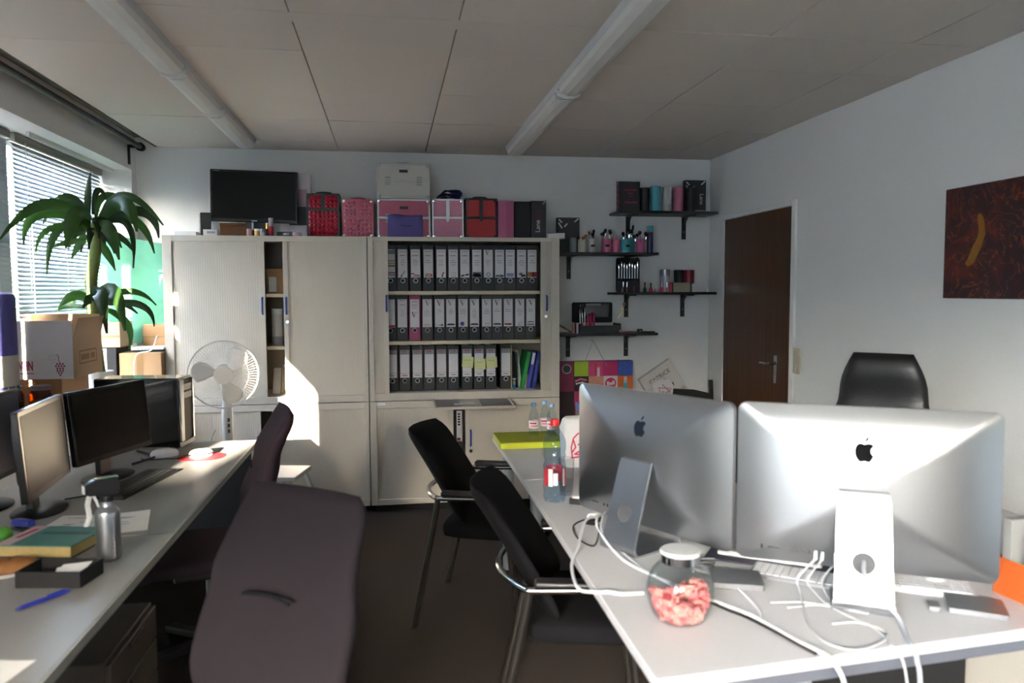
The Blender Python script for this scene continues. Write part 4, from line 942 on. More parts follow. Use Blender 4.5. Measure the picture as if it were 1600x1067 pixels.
# ---------------------------------------------------------------- monitors, tower and desk things at left
m_scr = mat('matt_screen', '#1b1713', .36, var=.02, spec=.13); m_scrb = mat('blue_reflection_screen', '#1c2444', .3)  # navy paints a bluish reflection into the dark screen
m_bezel = mat('bezel_black', '#161514', .25)
def monitor(label, c, yaw, w_, h_, tilt=-4, scr=None, group='flat monitors on the left desk'):
    r = thing('monitor', label, 'monitor', (c[0], c[1], DZ), math.radians(yaw), group)
    zc = c[2]-DZ; R = RX(math.radians(tilt)); O = Vector((0, 0, zc)); fr = (O, R@Vector((1, 0, 0)), R@Vector((0, 0, 1)), R@Vector((0, 1, 0)))
    b = MB(); b.prism(rrect(w_, h_, .008, 3), fr, 0, .022); b.prism(rrect(w_*.7, h_*.7, .02, 3), fr, .022, .05); b.build('housing', m_bezel, r, bevel=.002)
    MB().prism([(-w_/2+.016, -h_/2+.020), (w_/2-.016, -h_/2+.020), (w_/2-.016, h_/2-.016), (-w_/2+.016, h_/2-.016)], fr, -.0012, .001).build('screen', scr or m_scr, r)
    n = MB(); n.loft([[(x*.035, y*.012+o_, zz) for x, y in ((-1, -1), (1, -1), (1, 1), (-1, 1))] for o_, zz in ((.05, .012), (.055, zc*.6), (.05, zc))]); n.build('neck', m_black, r, bevel=.003)
    MB().lathe([(.0001, 0), (1, 0), (1, .006), (.9, .012), (.4, .018), (.0001, .018)], 32).build('base', m_black, r, (0, .03, 0)).scale = (.125, .085, 1)
    return r
monitor('nearer flat monitor on the left desk with brown reflecting screen', (-1.189, 2.899, .952), 96.3, .48, .30)
monitor('farther flat monitor on the left desk beside the black tower', (-1.13, 3.38, .957), 72, .47, .29, -6)
monitor('monitor with painted bluish reflection cut by the left border behind the nearer monitor', (-1.40, 2.965, .965), 90, .50, .31, -3, m_scrb)
tw = thing('computer_tower', 'black computer tower with silver front on the left desk', 'computer', (-1.21, 4.06, DZ), math.radians(-6))
MB().box(-.20, -.09, .008, .20, .09, .345).build('case', mat('gloss_black', '#0e0e10', .18, coat=.3), tw, bevel=.006)
f = MB(); f.box(.20, -.088, .03, .212, -.045, .335); f.box(.20, .075, .03, .212, .088, .335); f.build('silver_front', m_chrome, tw, bevel=.003)
MB().box(.20, -.045, .03, .206, .075, .335).build('front_grille', m_blackmatt, tw); MB().box(.20, -.088, .008, .214, .088, .03).build('foot_bar', m_cab, tw, bevel=.003)
o = MB()
for k in range(2): o.box(.206, -.04, .24+.04*k, .2085, .07, .27+.04*k)
o.build('drive_door', m_darkgrey, tw)
MB().box(-.2, -.08, 0, -.17, .08, .008).build('foot', m_black, tw); MB().box(.15, -.08, 0, .19, .08, .008).build('foot', m_black, tw)
keyboard('black keyboard with a brown lit edge before the farther monitor', (-1.00, 3.22, DZ), math.radians(80), .44, .13, mat('keyboard_black', '#1a1714', .35), m_black, .014, 5, 16)
mo = thing('computer_mouse', 'large white mouse on the left desk below the black tower', 'mouse', (-1.045, 3.78, DZ), math.radians(-70), 'white computer mice')
mouse_shape(.125, .07, .036).build('shell', m_wplastic, mo); MB().cyl((0, .03, .034), (0, .045, .031), .005, n=10).build('scroll_wheel', m_hgrey, mo)
pdm = solo(MB().prism([(.105*math.cos(2*PI*i/28), .10*math.sin(2*PI*i/28)) for i in range(28)], ((0, 0, 0), (1, 0, 0), (0, 1, 0), (0, 0, 1)), 0, .003), 'mouse_pad', mat('red_pad', '#b3202a', .6), 'round red mouse pad in the sun patch at the end of the desk', 'mouse pad', (-.87, 3.73, DZ))
mo = thing('computer_mouse', 'mouse with dark sides on the red pad in the sun', 'mouse', (-.875, 3.745, DZ+.003), math.radians(-60), 'white computer mice')
mouse_shape(.11, .062, .034).build('shell', m_wplastic, mo); MB().ring((0, 0, .012), (0, 0, 1), .042, .004, 20, 6).build('dark_side', m_black, mo).scale = (.7, 1.25, 1)
cable('mouse_cable', 'black mouse cable running from the red pad past the large white mouse', [(-.905, 3.71, DZ+.012), (-.97, 3.69, DZ+.006), (-1.02, 3.70, DZ+.004), (-1.08, 3.69, DZ+.004), (-1.13, 3.72, DZ+.004)], .0025, m_cableb)
cable('monitor_cable', 'bundle of black cables lying before the tower', [(-1.13, 3.60, DZ+.006), (-1.10, 3.66, DZ+.008), (-1.08, 3.74, DZ+.006), (-1.13, 3.83, DZ+.006), (-1.2, 3.9, DZ+.006)], .006, m_cableb)
cable('power_cable', 'black cable lying between the two monitor feet', [(-1.19, 3.03, DZ+.004), (-1.12, 3.08, DZ+.004), (-1.06, 3.12, DZ+.004), (-1.04, 3.20, DZ+.004), (-1.08, 3.26, DZ+.004)], .0028, m_cableb)
# sprayer bottle
sp = thing('spray_bottle', 'brushed aluminium spray bottle with black trigger head on the left desk', 'bottle', (-.805, 2.335, DZ), math.radians(212))
pp = [(p.x, p.z) for p in spline([Vector((r, 0, zz)) for r, zz in ((.027, 0), (.0325, .003), (.0325, .03), (.0325, .125), (.029, .142), (.018, .155), (.0165, .170))], 3)]
MB().lathe([(.0001, 0)]+pp, 30).build('aluminium_body', m_alu, sp, ang=50)
MB().cyl((0, 0, .168), (0, 0, .185), .0185, n=20).build('collar', m_black, sp)
hd_ = MB(); hd_.prism([(-.030, .185), (.045, .19), (.058, .196), (.058, .222), (.03, .235), (-.028, .235), (-.036, .21)], ((0, -.014, 0), (1, 0, 0), (0, 0, 1), (0, 1, 0)), 0, .028)
ho = hd_.build('spray_head', m_black, sp, bevel=.003); MB().box(.058, -.012, .198, .0605, .012, .22).build('nozzle_plate', m_paper, ho); MB().box(-.03, -.011, .2352, .03, .011, .2365).build('top_strip', m_chrome, ho)
tg = MB(); tg.loft([[(x+dx, y, zz) for x, y in ((-.006, -.009), (.006, -.009), (.006, .009), (-.006, .009))] for dx, zz in ((.044, .192), (.050, .165), (.046, .13), (.056, .105))]); tg.build('trigger', m_wplastic, sp, bevel=.002)
tg = MB(); tg.bar((.035, 0, .192), (.022, 0, .155), .01, .006); tg.build('trigger_link', m_wplastic, sp)
t = MB()
for k in range(4): t.add([(.0330*math.cos(a), .0330*math.sin(a), zz) for zz in (.02+.012*k, .028+.012*k) for a in (1.75, 1.85, 1.95)], [(0, 1, 4, 3), (1, 2, 5, 4)])
t.build('body_print', m_hgrey, sp)
# papers, notebook, box, pen
def sheet(label, x, y, rz, w_, d_, name='paper_sheet', marks=6, zz=0):
    t = MB(); g = 6
    vs = [((i/g-.5)*w_, (j/g-.5)*d_, .0006+.006*max(0, (i/g-.7))**1*(j/g)) for j in range(g+1) for i in range(g+1)]
    t.add(vs, [(j*(g+1)+i, j*(g+1)+i+1, (j+1)*(g+1)+i+1, (j+1)*(g+1)+i) for j in range(g) for i in range(g)])
    for k in range(marks): a = random.uniform(-.4, .0)*w_; b_ = random.uniform(-.4, .35)*d_; t.add([(a, b_, .0015), (a+w_*random.uniform(.1, .3), b_, .0015), (a+w_*.2, b_+.004, .0015), (a, b_+.004, .0015)], [(0, 1, 2, 3)], 1)
    return tag(t.build(name, [m_paper, m_ink], None, (x, y, DZ+zz), rz), label, 'paper')
sheet('white sheet with dark marks behind the spray bottle', -.89, 2.70, math.radians(14), .17, .25)
sheet('white sheet with faint drawing left of the spray bottle', -1.02, 2.70, math.radians(-4), .20, .22, zz=.0)
sheet('white sheet cut by the lower left corner of the desk', -.815, 1.615, math.radians(-12), .13, .19)
nb = thing('thick_book', 'thick book with teal and white cover and yellowed pages on the left desk', 'book', (-1.005, 2.455, DZ), math.radians(-12))
MB().box(-.115, -.085, 0, .115, .10, .004).build('back_cover', m_darkgrey, nb); MB().box(-.11, -.082, .004, .112, .098, .034).build('pages', mat('yellowed_pages', '#b9a26a', .85, var=.15, scale=60), nb)
cv = MB(); cv.box(-.115, -.085, .034, .115, .10, .037); cv.add([(-.115, -.084, .0374), (-.07, -.084, .0374), (-.07, .099, .0374), (-.115, .099, .0374)], [(0, 1, 2, 3)], 1); cv.add([(-.10, -.02, .0377), (-.085, -.02, .0377), (-.08, .07, .0377), (-.095, .07, .0377)], [(0, 1, 2, 3)], 2); cv.add([(-.05, .02, .0374), (.1, .02, .0374), (.1, .05, .0374), (-.05, .045, .0374)], [(0, 1, 2, 3)], 3)
cv.build('front_cover', [mat('teal_cover', '#4f8279', .5, var=.2, scale=20), mat('pinkish_cover', '#c9b3b6', .6), m_red, mat('teal_dark', '#2f5560', .5)], nb)
bb_ = thing('card_holder', 'open black box with white cards near the front of the left desk', 'box', (-.872, 2.175, DZ), math.radians(-10))
t = MB(); t.box(-.085, -.055, 0, .085, -.051, .042); t.box(-.085, .051, 0, .085, .055, .042); t.box(-.085, -.051, 0, -.081, .051, .042); t.box(.081, -.051, 0, .085, .051, .042); t.box(-.081, -.051, 0, .081, .051, .004); t.build('box_body', m_blackmatt, bb_)
for k, (x, rz_) in enumerate(((.03, .2), (.035, -.1))):
    solo(MB().box(-.038, -.026, 0, .038, .026, .001), 'white_card', m_paper, 'white card lying in the open black box, %s one' % ('lower', 'upper')[k], 'card', (-.872+x, 2.17, DZ+.030+.004*k), math.radians(-10)+rz_, group='cards in the black box', rot=(.12, -.1, rz_))
solo(MB().cyl((0, -.02, 0), (0, .02, .0), .006, n=10), 'lip_balm', m_hgrey, 'small pale tube at the left end of the black box', 'tube', (-.93, 2.19, DZ+.0105), .6)
pn = thing('ballpoint_pen', 'blue ballpoint pen lying at the front of the left desk', 'pen', (-.85, 2.03, DZ+.006), math.radians(54))
m_penb = mat('pen_blue', '#24308f', .3); MB().tube([(-.055, 0, 0), (.05, 0, 0)], .0055, 12).build('barrel', m_penb, pn); MB().cyl((-.055, 0, 0), (-.072, 0, 0), .0055, .0015, 12).build('tip', m_penb, pn); MB().cyl((.05, 0, 0), (.06, 0, 0), .004, n=10).build('button', m_penb, pn); MB().box(.005, -.0015, .0055, .05, .0015, .0085).build('clip', m_penb, pn)
br = thing('pastry_bag', 'brown pastry in a paper wrap at the left border of the desk', 'pastry', (-1.03, 2.26, DZ), .3)
rs = random.Random(9)
t = MB(); t.lathe([(.0001, 0)]+[(r, zz) for r, zz in ((.04, 0), (.055, .012), (.05, .028), (.03, .038), (.0001, .04))], 16); t.v = [(x*1.3+rs.uniform(-.004, .004), y*.8+rs.uniform(-.004, .004), zz) for x, y, zz in t.v]; t.build('pastry', mat('pastry_brown', '#8a5a2c', .7, var=.3, scale=40), br, ang=60)
t = MB(); t.lathe([(.052, 0), (.06, .006), (.064, .012)], 14, cap=False); t.v = [(x*1.35-.012+rs.uniform(-.003, .003), y*.9, zz) for x, y, zz in t.v]; t.build('paper_wrap', m_paper, br)
solo(MB().ball((0, 0, .026), .026, 20), 'green_ball', mat('green_rubber', '#4f9a2a', .5), 'green ball at the left border of the left desk', 'ball', (-1.17, 2.53, DZ))
o = thing('stapler', 'small dark blue stapler between the book and the nearer monitor', 'stapler', (-1.17, 2.66, DZ), math.radians(-40)); MB().box(-.05, -.014, 0, .05, .014, .008).build('base', m_darkgrey, o, bevel=.002); MB().loft([[(x, y, zz) for y, zz in ((-.013, h0), (.013, h0), (.011, h1), (-.011, h1))] for x, h0, h1 in ((-.05, .012, .032), (.0, .016, .038), (.05, .022, .04))]).build('arm', m_penb, o, bevel=.003); MB().box(-.05, -.01, .008, -.035, .01, .02).build('hinge', m_steel, o)
# ---------------------------------------------------------------- ledge by the window
m_violet = mat('violet_fabric', '#43407c', .75, bump=.2, bscale=80); m_band = mat('pale_band', '#c2beb2', .75)
rl = thing('fabric_roll', 'tall violet fabric roll with a pale band at the left border', 'roll', (-1.665, 3.55, SILL))
MB().lathe([(.0001, 0), (.10, 0), (.104, .01), (.104, .23)], 30).build('lower_roll', m_violet, rl); MB().lathe([(.105, .23), (.1055, .36)], 30).build('pale_band', m_band, rl)
MB().lathe([(.104, .36), (.104, .60), (.098, .615), (.08, .622), (.0001, .624)], 30).build('upper_roll', m_violet, rl)
dt = MB()
for k in range(16):
    for a in (-.95, -.5, -.1):
        c_ = Vector((.1045*math.cos(a), .1045*math.sin(a), .225-.014*k)); dt.ball(c_, .0032, 6)
dt.build('white_dots', m_white, rl)
m_tan = mat('tan_cardboard', '#a58d74', .85, var=.05)
wb = thing('wine_carton', 'open wine carton with red grapes and lettering on the window ledge', 'box', (-1.67, 4.17, 1.071))
X0, X1, Y0, Y1, H1 = -.225, .17, -.19, .19, .205
t = MB(); t.box(X0, Y0, 0, X1, Y0+.003, H1, 0); t.box(X0, Y0-.0001, H1, X1, Y0+.003, .278, 0)
t.box(X1-.003, Y0+.003, 0, X1, Y1, H1, 1); t.box(X0, Y0+.003, 0, X0+.003, Y1, H1, 1); t.box(X0+.003, Y1-.003, 0, X1-.003, Y1, H1, 1); t.box(X0+.003, Y0+.003, 0, X1-.003, Y1-.003, .003, 1)
t.build('carton_body', [m_cardw, m_tan], wb)
t = MB(); t.loft([[(X1, Y0+.01, H1), (X1, Y1, H1), (X1-.004, Y1, H1), (X1-.004, Y0+.01, H1)], [(X1+.02, Y0+.03, .29), (X1+.02, Y1, .29), (X1+.016, Y1, .29), (X1+.016, Y0+.03, .29)]]); t.build('side_flap', m_tan, wb)
t = MB(); t.loft([[(X0, Y1, H1), (X1, Y1, H1), (X1, Y1-.004, H1), (X0, Y1-.004, H1)], [(X0, Y1+.02, .30), (X1, Y1+.02, .30), (X1, Y1+.016, .30), (X0, Y1+.016, .30)]]); t.build('back_flap', m_card, wb)
m_wine = mat('wine_red', '#8c1f45', .7); t = MB()
text_mb('WEIN', .060, (0, Y0-.0012, .062), (1, 0, 0), (0, 0, 1), 'CENTER', t, 0, .0022); t.v = [(-.045+x*.50, y, zz) for x, y, zz in t.v]
t.box(-.100, Y0-.0012, .026, -.005, Y0-.0006, .030)
t.build('lettering', m_wine, wb)
t = MB()
for r_ in range(6):
    n_ = (3, 4, 3, 3, 2, 1)[r_]
    for k in range(n_):
        cx, cz = .112+(k-(n_-1)/2)*.0122, .072-r_*.0108
        t.add([(cx+.0048*math.cos(2*PI*i/10), Y0-.0008, cz+.0048*math.sin(2*PI*i/10)) for i in range(10)], [tuple(range(10))])
stroke(t, [(.112, .076), (.106, .09), (.108, .105), (.100, .118)], .003, Y0-.0008); stroke(t, [(.10, .10), (.075, .09), (.055, .095)], .0022, Y0-.0008, 1); stroke(t, [(.10, .108), (.08, .116), (.062, .11), (.075, .1)], .0022, Y0-.0008, 1); stroke(t, [(.09, .085), (.07, .075)], .0018, Y0-.0008, 1)
t.build('grape_print', [m_wine, mat('vine_print', '#b3a6a4', .8)], wb)
t = MB(); xs_ = X1+.0008
for a, b_ in ((( -.11, .065), (.11, .065)), ((.11, .065), (.11, .125)), ((.11, .125), (-.11, .125)), ((-.11, .125), (-.11, .065))):
    t.box(xs_-.0006, min(a[0], b_[0])-.003, min(a[1], b_[1])-.003, xs_, max(a[0], b_[0])+.003, max(a[1], b_[1])+.003)
for k in range(10):
    if k != 6: t.box(xs_-.0006, -.09+.018*k, .080, xs_, -.078+.018*k, .108)
t.build('side_stamp', mat('stamp_brown', '#7d5a48', .8), wb)
ct = thing('storage_carton', 'brown carton under the wine carton on the window ledge', 'box', (-1.70, 4.19, SILL)); MB().box(-.15, -.17, 0, .13, .17, .21).build('body', m_card, ct, bevel=.003); MB().box(-.02, -.1705, 0, .02, .1705, .2108).build('tape', MATS['packing_tape'], ct)
m_amber = glass('amber_glass', (.62, .36, .10), .05, 1.4)
for k, (x, y) in enumerate(((-1.615, 3.90), (-1.73, 3.88))):
    j = thing('amber_jar', 'amber glass jar before the brown carton, %s of the two' % ('right', 'left')[k], 'jar', (x, y, SILL), 0, 'amber jars on the ledge')
    MB().lathe([(.0001, .001), (.044, .001), (.048, .008), (.048, .15), (.04, .165), (.04, .17)], 24, cap=False).build('jar_glass', m_amber, j); MB().lathe([(.0001, .17), (.042, .17), (.042, .19), (.0001, .191)], 24, cap=False).build('lid', m_steel, j)
    MB().lathe([(.0001, .005), (.04, .005), (.045, .012), (.045, .12), (.0001, .12)], 20).build('honey', mat('honey', '#a56a22', .3), j)
bx = thing('cardboard_box', 'large brown box beside the left cabinet under the white router', 'box', (-1.53, 5.24, SILL)); MB().box(-.122, -.16, 0, .126, .16, .25).build('body', m_card, bx, bevel=.004); MB().box(-.02, -.1608, .0, .02, .1608, .2508).build('tape', MATS['packing_tape'], bx)
rt = thing('router', 'flat white and black router on the large brown box', 'router', (-1.505, 5.20, 1.1115), .15); MB().box(-.09, -.08, 0, .09, .08, .014).build('lower_case', m_black, rt, bevel=.003); MB().box(-.09, -.08, .014, .09, .08, .030).build('upper_case', m_wplastic, rt, bevel=.004)
t = MB()
for k in range(4): t.box(-.06+.02*k, -.0806, .018, -.05+.02*k, -.079, .022)
t.build('lights', m_darkgrey, rt)
pc = thing('printed_carton', 'black carton with white striped label under the small tan box', 'box', (-1.76, 5.20, SILL)); MB().box(-.095, -.14, 0, .10, .14, .285).build('body', m_blackmatt, pc, bevel=.003)
t = MB(); t.box(-.09, -.1412, .10, .045, -.14, .28)
t.build('white_label', m_paper, pc)
t = MB()
for k in range(5): t.add([(.0, -.1416, .16+.022*k), (.03, -.1416, .172+.022*k), (.03, -.1416, .182+.022*k), (.0, -.1416, .170+.022*k)], [(0, 1, 2, 3)])
t.box(-.05, -.1416, .13, -.02, -.1411, .2, 1)
t.build('stripe_print', [m_black, m_wine], pc)
sb = thing('cardboard_box', 'small tan box on the black printed carton behind the plant', 'box', (-1.72, 5.20, SILL+.2855)); MB().box(-.10, -.12, 0, .08, .12, .155).build('body', m_tan, sb, bevel=.003); MB().box(-.1005, -.1208, .06, .0805, .1208, .075).build('tape', MATS['packing_tape'], sb)
sb = thing('cardboard_box', 'small brown box behind the router beside the left cabinet', 'box', (-1.50, 5.345, 1.1115), .05); MB().box(-.075, -.05, 0, .085, .05, .165).build('body', m_card, sb, bevel=.003); MB().box(-.0755, -.0508, .08, .0855, .0508, .09).build('tape', MATS['packing_tape'], sb)
cable('router_cable', 'white cable hanging from the router over the brown box', [(-1.44, 5.15, 1.20), (-1.42, 5.05, 1.21), (-1.45, 5.04, 1.13), (-1.54, 5.05, 1.10), (-1.56, 5.06, .98), (-1.54, 5.06, .88)], .0035, m_cable)
gs = MB(); gs.add([(-1.93, 5.37, SILL+.02), (-1.425, 5.45, SILL+.28), (-1.425, 5.45, 1.83), (-1.93, 5.37, 1.83)][0:0], [])
vs = []; NXg, NZg = 14, 10
for j in range(NZg+1):
    for i in range(NXg+1):
        u, v = i/NXg, j/NZg; vs.append((-1.90+.48*u, 5.44+.012*math.sin(u*9+v*3)+.008*math.sin(v*7), 1.15+.675*v+.02*math.sin(u*5)*(v > .95)))
gs.add(vs, [(j*(NXg+1)+i, j*(NXg+1)+i+1, (j+1)*(NXg+1)+i+1, (j+1)*(NXg+1)+i) for j in range(NZg) for i in range(NXg)])
vs2 = [(x, y+.002, zz) for x, y, zz in vs]; gs.add(vs2, [(j*(NXg+1)+i, (j+1)*(NXg+1)+i, (j+1)*(NXg+1)+i+1, j*(NXg+1)+i+1) for j in range(NZg) for i in range(NXg)])
m_gs = mat('mint_sheet', '#5a9d80', .7, var=.4, scale=4, transl=.25)
tag(gs.build('mint_sheet', m_gs), 'mint green cloudy sheet standing behind the plant beside the left cabinet', 'sheet')
go = solo(MB().box(-.03, -.03, 0, .03, .03, .06), 'green_box', mat('green_gloss', '#1f8f5a', .4), 'small green box on the tan box behind the plant', 'box', (-1.69, 5.16, SILL+.441), bevel=.003)
# ---------------------------------------------------------------- plant
m_leaf = mat('plant_leaf', '#2a4a1a', .42, var=.4, scale=9, transl=.28); m_trunk = mat('plant_trunk', '#5d6a34', .8, var=.3, scale=30, bump=.5, bscale=60)
m_leafd = mat('plant_leaf_dark', '#1c3614', .4, var=.3, scale=9, transl=.18)
UP = [((-1.615,4.58,1.898),(-1.618,4.58,2.012),(-1.600,4.58,2.133),0.042),((-1.546,4.58,1.926),(-1.381,4.48,2.000),(-1.179,4.38,1.837),0.053),((-1.564,4.58,1.874),(-1.392,4.43,1.953),(-1.282,4.28,1.795),0.094),((-1.564,4.58,1.874),(-1.356,4.63,1.934),(-1.281,4.66,1.788),0.068),((-1.548,4.58,1.857),(-1.412,4.70,1.886),(-1.341,4.78,1.707),0.060),((-1.582,4.58,1.822),(-1.456,4.38,1.821),(-1.373,4.28,1.650),0.083),((-1.548,4.58,1.850),(-1.401,4.53,1.847),(-1.367,4.48,1.613),0.042),((-1.585,4.58,1.752),(-1.570,4.68,1.715),(-1.530,4.70,1.605),0.057),((-1.613,4.58,1.874),(-1.610,4.38,1.889),(-1.625,4.28,1.707),0.098),((-1.613,4.58,1.874),(-1.70,4.50,1.98),(-1.81,4.48,1.848),0.076),((-1.614,4.58,1.856),(-1.71,4.28,1.93),(-1.815,4.02,1.735),0.068),((-1.614,4.58,1.856),(-1.79,4.40,1.89),(-1.815,4.26,1.725),0.060),((-1.598,4.58,1.839),(-1.751,4.53,1.823),(-1.801,4.48,1.579),0.053),((-1.598,4.58,1.839),(-1.76,4.46,1.825),(-1.81,4.38,1.69),0.038),((-1.599,4.58,1.804),(-1.674,4.63,1.769),(-1.752,4.68,1.668),0.057),((-1.595,4.58,1.908),(-1.582,4.63,2.047),(-1.551,4.68,1.986),0.038),((-1.614,4.58,1.856),(-1.728,4.68,1.962),(-1.800,4.74,1.886),0.068),((-1.600,4.58,1.769),(-1.70,4.55,1.757),(-1.79,4.52,1.725),0.038),((-1.566,4.58,1.804),(-1.500,4.70,1.796),(-1.446,4.78,1.703),0.045),((-1.583,4.58,1.787),(-1.628,4.53,1.852),(-1.650,4.48,1.813),0.053),((-1.580,4.58,1.891),(-1.576,4.73,2.031),(-1.488,4.88,1.995),0.045)]
LO = [((-1.600,4.58,1.409),(-1.526,4.43,1.479),(-1.462,4.33,1.269),0.091),((-1.596,4.58,1.419),(-1.475,4.48,1.489),(-1.389,4.38,1.279),0.091),((-1.590,4.58,1.419),(-1.419,4.58,1.489),(-1.298,4.63,1.410),0.042),((-1.590,4.58,1.409),(-1.356,4.53,1.415),(-1.284,4.53,1.295),0.045),((-1.581,4.58,1.402),(-1.473,4.68,1.308),(-1.483,4.73,1.156),0.049),((-1.613,4.58,1.419),(-1.681,4.53,1.466),(-1.752,4.48,1.40),0.064),((-1.613,4.58,1.42),(-1.595,4.50,1.45),(-1.612,4.43,1.40),0.060),((-1.630,4.58,1.40),(-1.75,4.60,1.41),(-1.81,4.62,1.38),0.038),((-1.606,4.58,1.430),(-1.710,4.70,1.479),(-1.810,4.78,1.407),0.060),((-1.596,4.58,1.437),(-1.536,4.70,1.443),(-1.443,4.78,1.360),0.053)]
pl = thing('potted_plant', 'tall green dracaena with two leaf rosettes before the window blind', 'plant', (-1.59, 4.57, SILL))
O = Vector((-1.59, 4.57, SILL))
po = MB().lathe([(.0001, 0), (.062, 0), (.072, .19), (.066, .19), (.063, .17), (.0001, .17)], 28).build('pot', m_wplastic, pl)
t = MB()
for k in range(6):
    for a in range(7): aa = -2.6+.42*a; rr_ = .0625+.0100*(.03+.026*k)/.19; t.ball((rr_*math.cos(aa), rr_*math.sin(aa), .03+.026*k), .004, 6)
t.build('perforation', m_paper, po)['kind'] = 'stuff'
tp = [(-1.59, 4.57, SILL+.16), (-1.60, 4.575, 1.12), (-1.615, 4.58, 1.26), (-1.613, 4.58, 1.40), (-1.618, 4.58, 1.542), (-1.598, 4.58, 1.665), (-1.584, 4.58, 1.77), (-1.590, 4.58, 1.86)]
MB().tube([Vector(p)-O for p in tp], lambda t: .034-.004*t if t < .8 else .026, 12, smooth=4).build('trunk', m_trunk, pl)
def leaf(a, b, c, w_, mt):
    A, B, Cc = Vector(a), Vector(b), Vector(c)
    ctl = B*2-(A+Cc)/2; N = 12; L = []; 
    for i in range(N+1):
        t = i/N; L.append((A*(1-t)**2+ctl*2*t*(1-t)+Cc*t*t))
    vs = []; view = Vector((.33, -.94, .0))
    for i, p_ in enumerate(L):
        t = i/N; d = (L[min(i+1, N)]-L[max(i-1, 0)]).normalized()
        side = d.cross(view); 
        side = (side.normalized() if side.length > .05 else Vector((1, 0, 0)))
        side = (side+view*.25*math.sin(t*5+w_*90)).normalized()
        nrm = d.cross(side).normalized()
        ww = w_*.43*(max(.14, math.sin(PI*min(1, .10+t*.90))**.8)); ww = max(ww, .004)
        wv = .10*ww*math.sin(t*14+w_*300)
        for s_, fold in ((-1, .18), (-.5, .03), (0, -.10), (.5, .03), (1, .18)): vs.append(p_+side*(s_*ww)+nrm*(fold*ww+(wv if abs(s_) == 1 else 0))-O)
    m_ = MB(); m_.add(vs, [(i*5+j, i*5+j+1, (i+1)*5+j+1, (i+1)*5+j) for i in range(N) for j in range(4)])
    return m_.build('leaf', mt, pl, ang=80)
for i, l in enumerate(UP+LO): leaf(*l, m_leaf if i % 3 else m_leafd)
rs = random.Random(4)
for k in range(9):
    a = rs.uniform(0, 2*PI); d = Vector((math.cos(a), math.sin(a), 0)); b0 = Vector((-1.590, 4.58, 1.80+rs.uniform(-.05, .05)))
    leaf(b0, b0+d*.07+Vector((0, 0, .04)), b0+d*.13+Vector((0, 0, -.06)), .05, m_leafd)
# ---------------------------------------------------------------- blind
BL2, BL3, BL4 = .885, .885, .885
m_slat = mat('blind_slat', '#aab2c0', .45, transl=.03); 
tl = math.radians(-62); prof = [(.0125*u, .0022*(1-u*u)) for u in (-1, -.5, 0, .5, 1)]
pts = [(x*math.cos(tl)-zz*math.sin(tl), x*math.sin(tl)+zz*math.cos(tl)) for x, zz in prof]
def blind(label, yc, zbot, s0=None, turn=0):
    bd = thing('venetian_blind', label, 'blind', (-1.865, yc, WT), 0, 'venetian blinds along the window wall')
    MB().box(-.02, -.60, -.045, .02, .60, -.005).build('head_rail', mat('head_rail_grey', '#6f6d66', .5), bd, bevel=.003)
    if s0 is None:
        t = MB(); n = len(pts)
        t.add([(x, y, zz) for y in (-.60, .60) for x, zz in pts]+[(x, y, zz-.0006) for y in (-.60, .60) for x, zz in pts], [(i, i+1, n+i+1, n+i) for i in range(n-1)]+[(2*n+i+1, 2*n+i, 3*n+i, 3*n+i+1) for i in range(n-1)]+[(0, n, 3*n, 2*n), (n-1, 3*n-1, 4*n-1, 2*n-1)])
        s0 = t.build('slat', m_slat, bd, (0, 0, -.06)); z_ = -.06-.0235
    else: z_ = -.06
    while z_ > zbot-WT: inst(s0, bd, (0, 0, z_)).rotation_euler = (0, -turn, 0); z_ -= .0235
    MB().box(-.012, -.60, z_-.008, .012, .60, z_+.006).build('bottom_rail', m_frame, bd, bevel=.002)
    for y in (-.44, 0, .44): MB().tube([(.0145, y, -.045), (.0145, y, z_)], .0011, 6).build('ladder_cord', m_white, bd)
    MB().tube([(.025, -.50, -.04), (.028, -.50, -.5), (.026, -.50, -.8)], .003, 6).build('tilt_wand', m_white, bd)
    return s0
sl0 = blind('white venetian blind hanging in the window behind the plant', 4.888, .885)
blind('white venetian blind of the window left of the one behind the plant', 3.64, BL2, sl0, math.radians(147))
blind('white venetian blind of the second window from the camera', 2.39, BL3, sl0, math.radians(147))
blind('white venetian blind of the window nearest the camera', 1.14, BL4, sl0, math.radians(147))
# ---------------------------------------------------------------- pedestal fan
fn = thing('pedestal_fan', 'white pedestal fan with three blades standing behind the left desk', 'fan', (-.93, 4.62, F))
m_fan = mat('fan_white', '#dedad4', .4); m_blade = mat('fan_blade', '#e4e1dc', .3, transl=.3)
hc = Vector((.0, -.075, 1.00)); ax = Vector((.19, -.98, .06)).normalized(); ua = ax.cross(Vector((0, 0, 1))).normalized(); va = ua.cross(ax)
if va.z < 0: va = -va
MB().lathe([(.0001, 0), (.19, 0), (.195, .012), (.17, .03), (.05, .045), (.0001, .045)], 36).build('base', m_fan, fn)
MB().cyl((0, 0, .03), (0, 0, .62), .0125, n=14).build('lower_pole', m_fan, fn)
bd_ = MB(); bd_.lathe([(.0001, .61), (.026, .61), (.030, .63), (.030, .78), (.024, .86), (.0001, .86)], 20); bo = bd_.build('control_box', m_fan, fn)
kn = MB()
for k in range(3): kn.box(.008, -.034, .66+.032*k, .020, -.028, .68+.032*k)
kn.build('speed_button', m_darkgrey, bo)
mt_ = MB(); mt_.loft([[hc-ax*d+(ua*math.cos(2*PI*i/20)+va*math.sin(2*PI*i/20))*r for i in range(20)] for d, r in ((.02, .045), (.05, .055), (.12, .055), (.15, .03))]); mt_.bar((0, 0, .84), hc-ax*.07+Vector((0, 0, -.03)), .04, .04)
mt_.build('motor_housing', m_fan, fn)
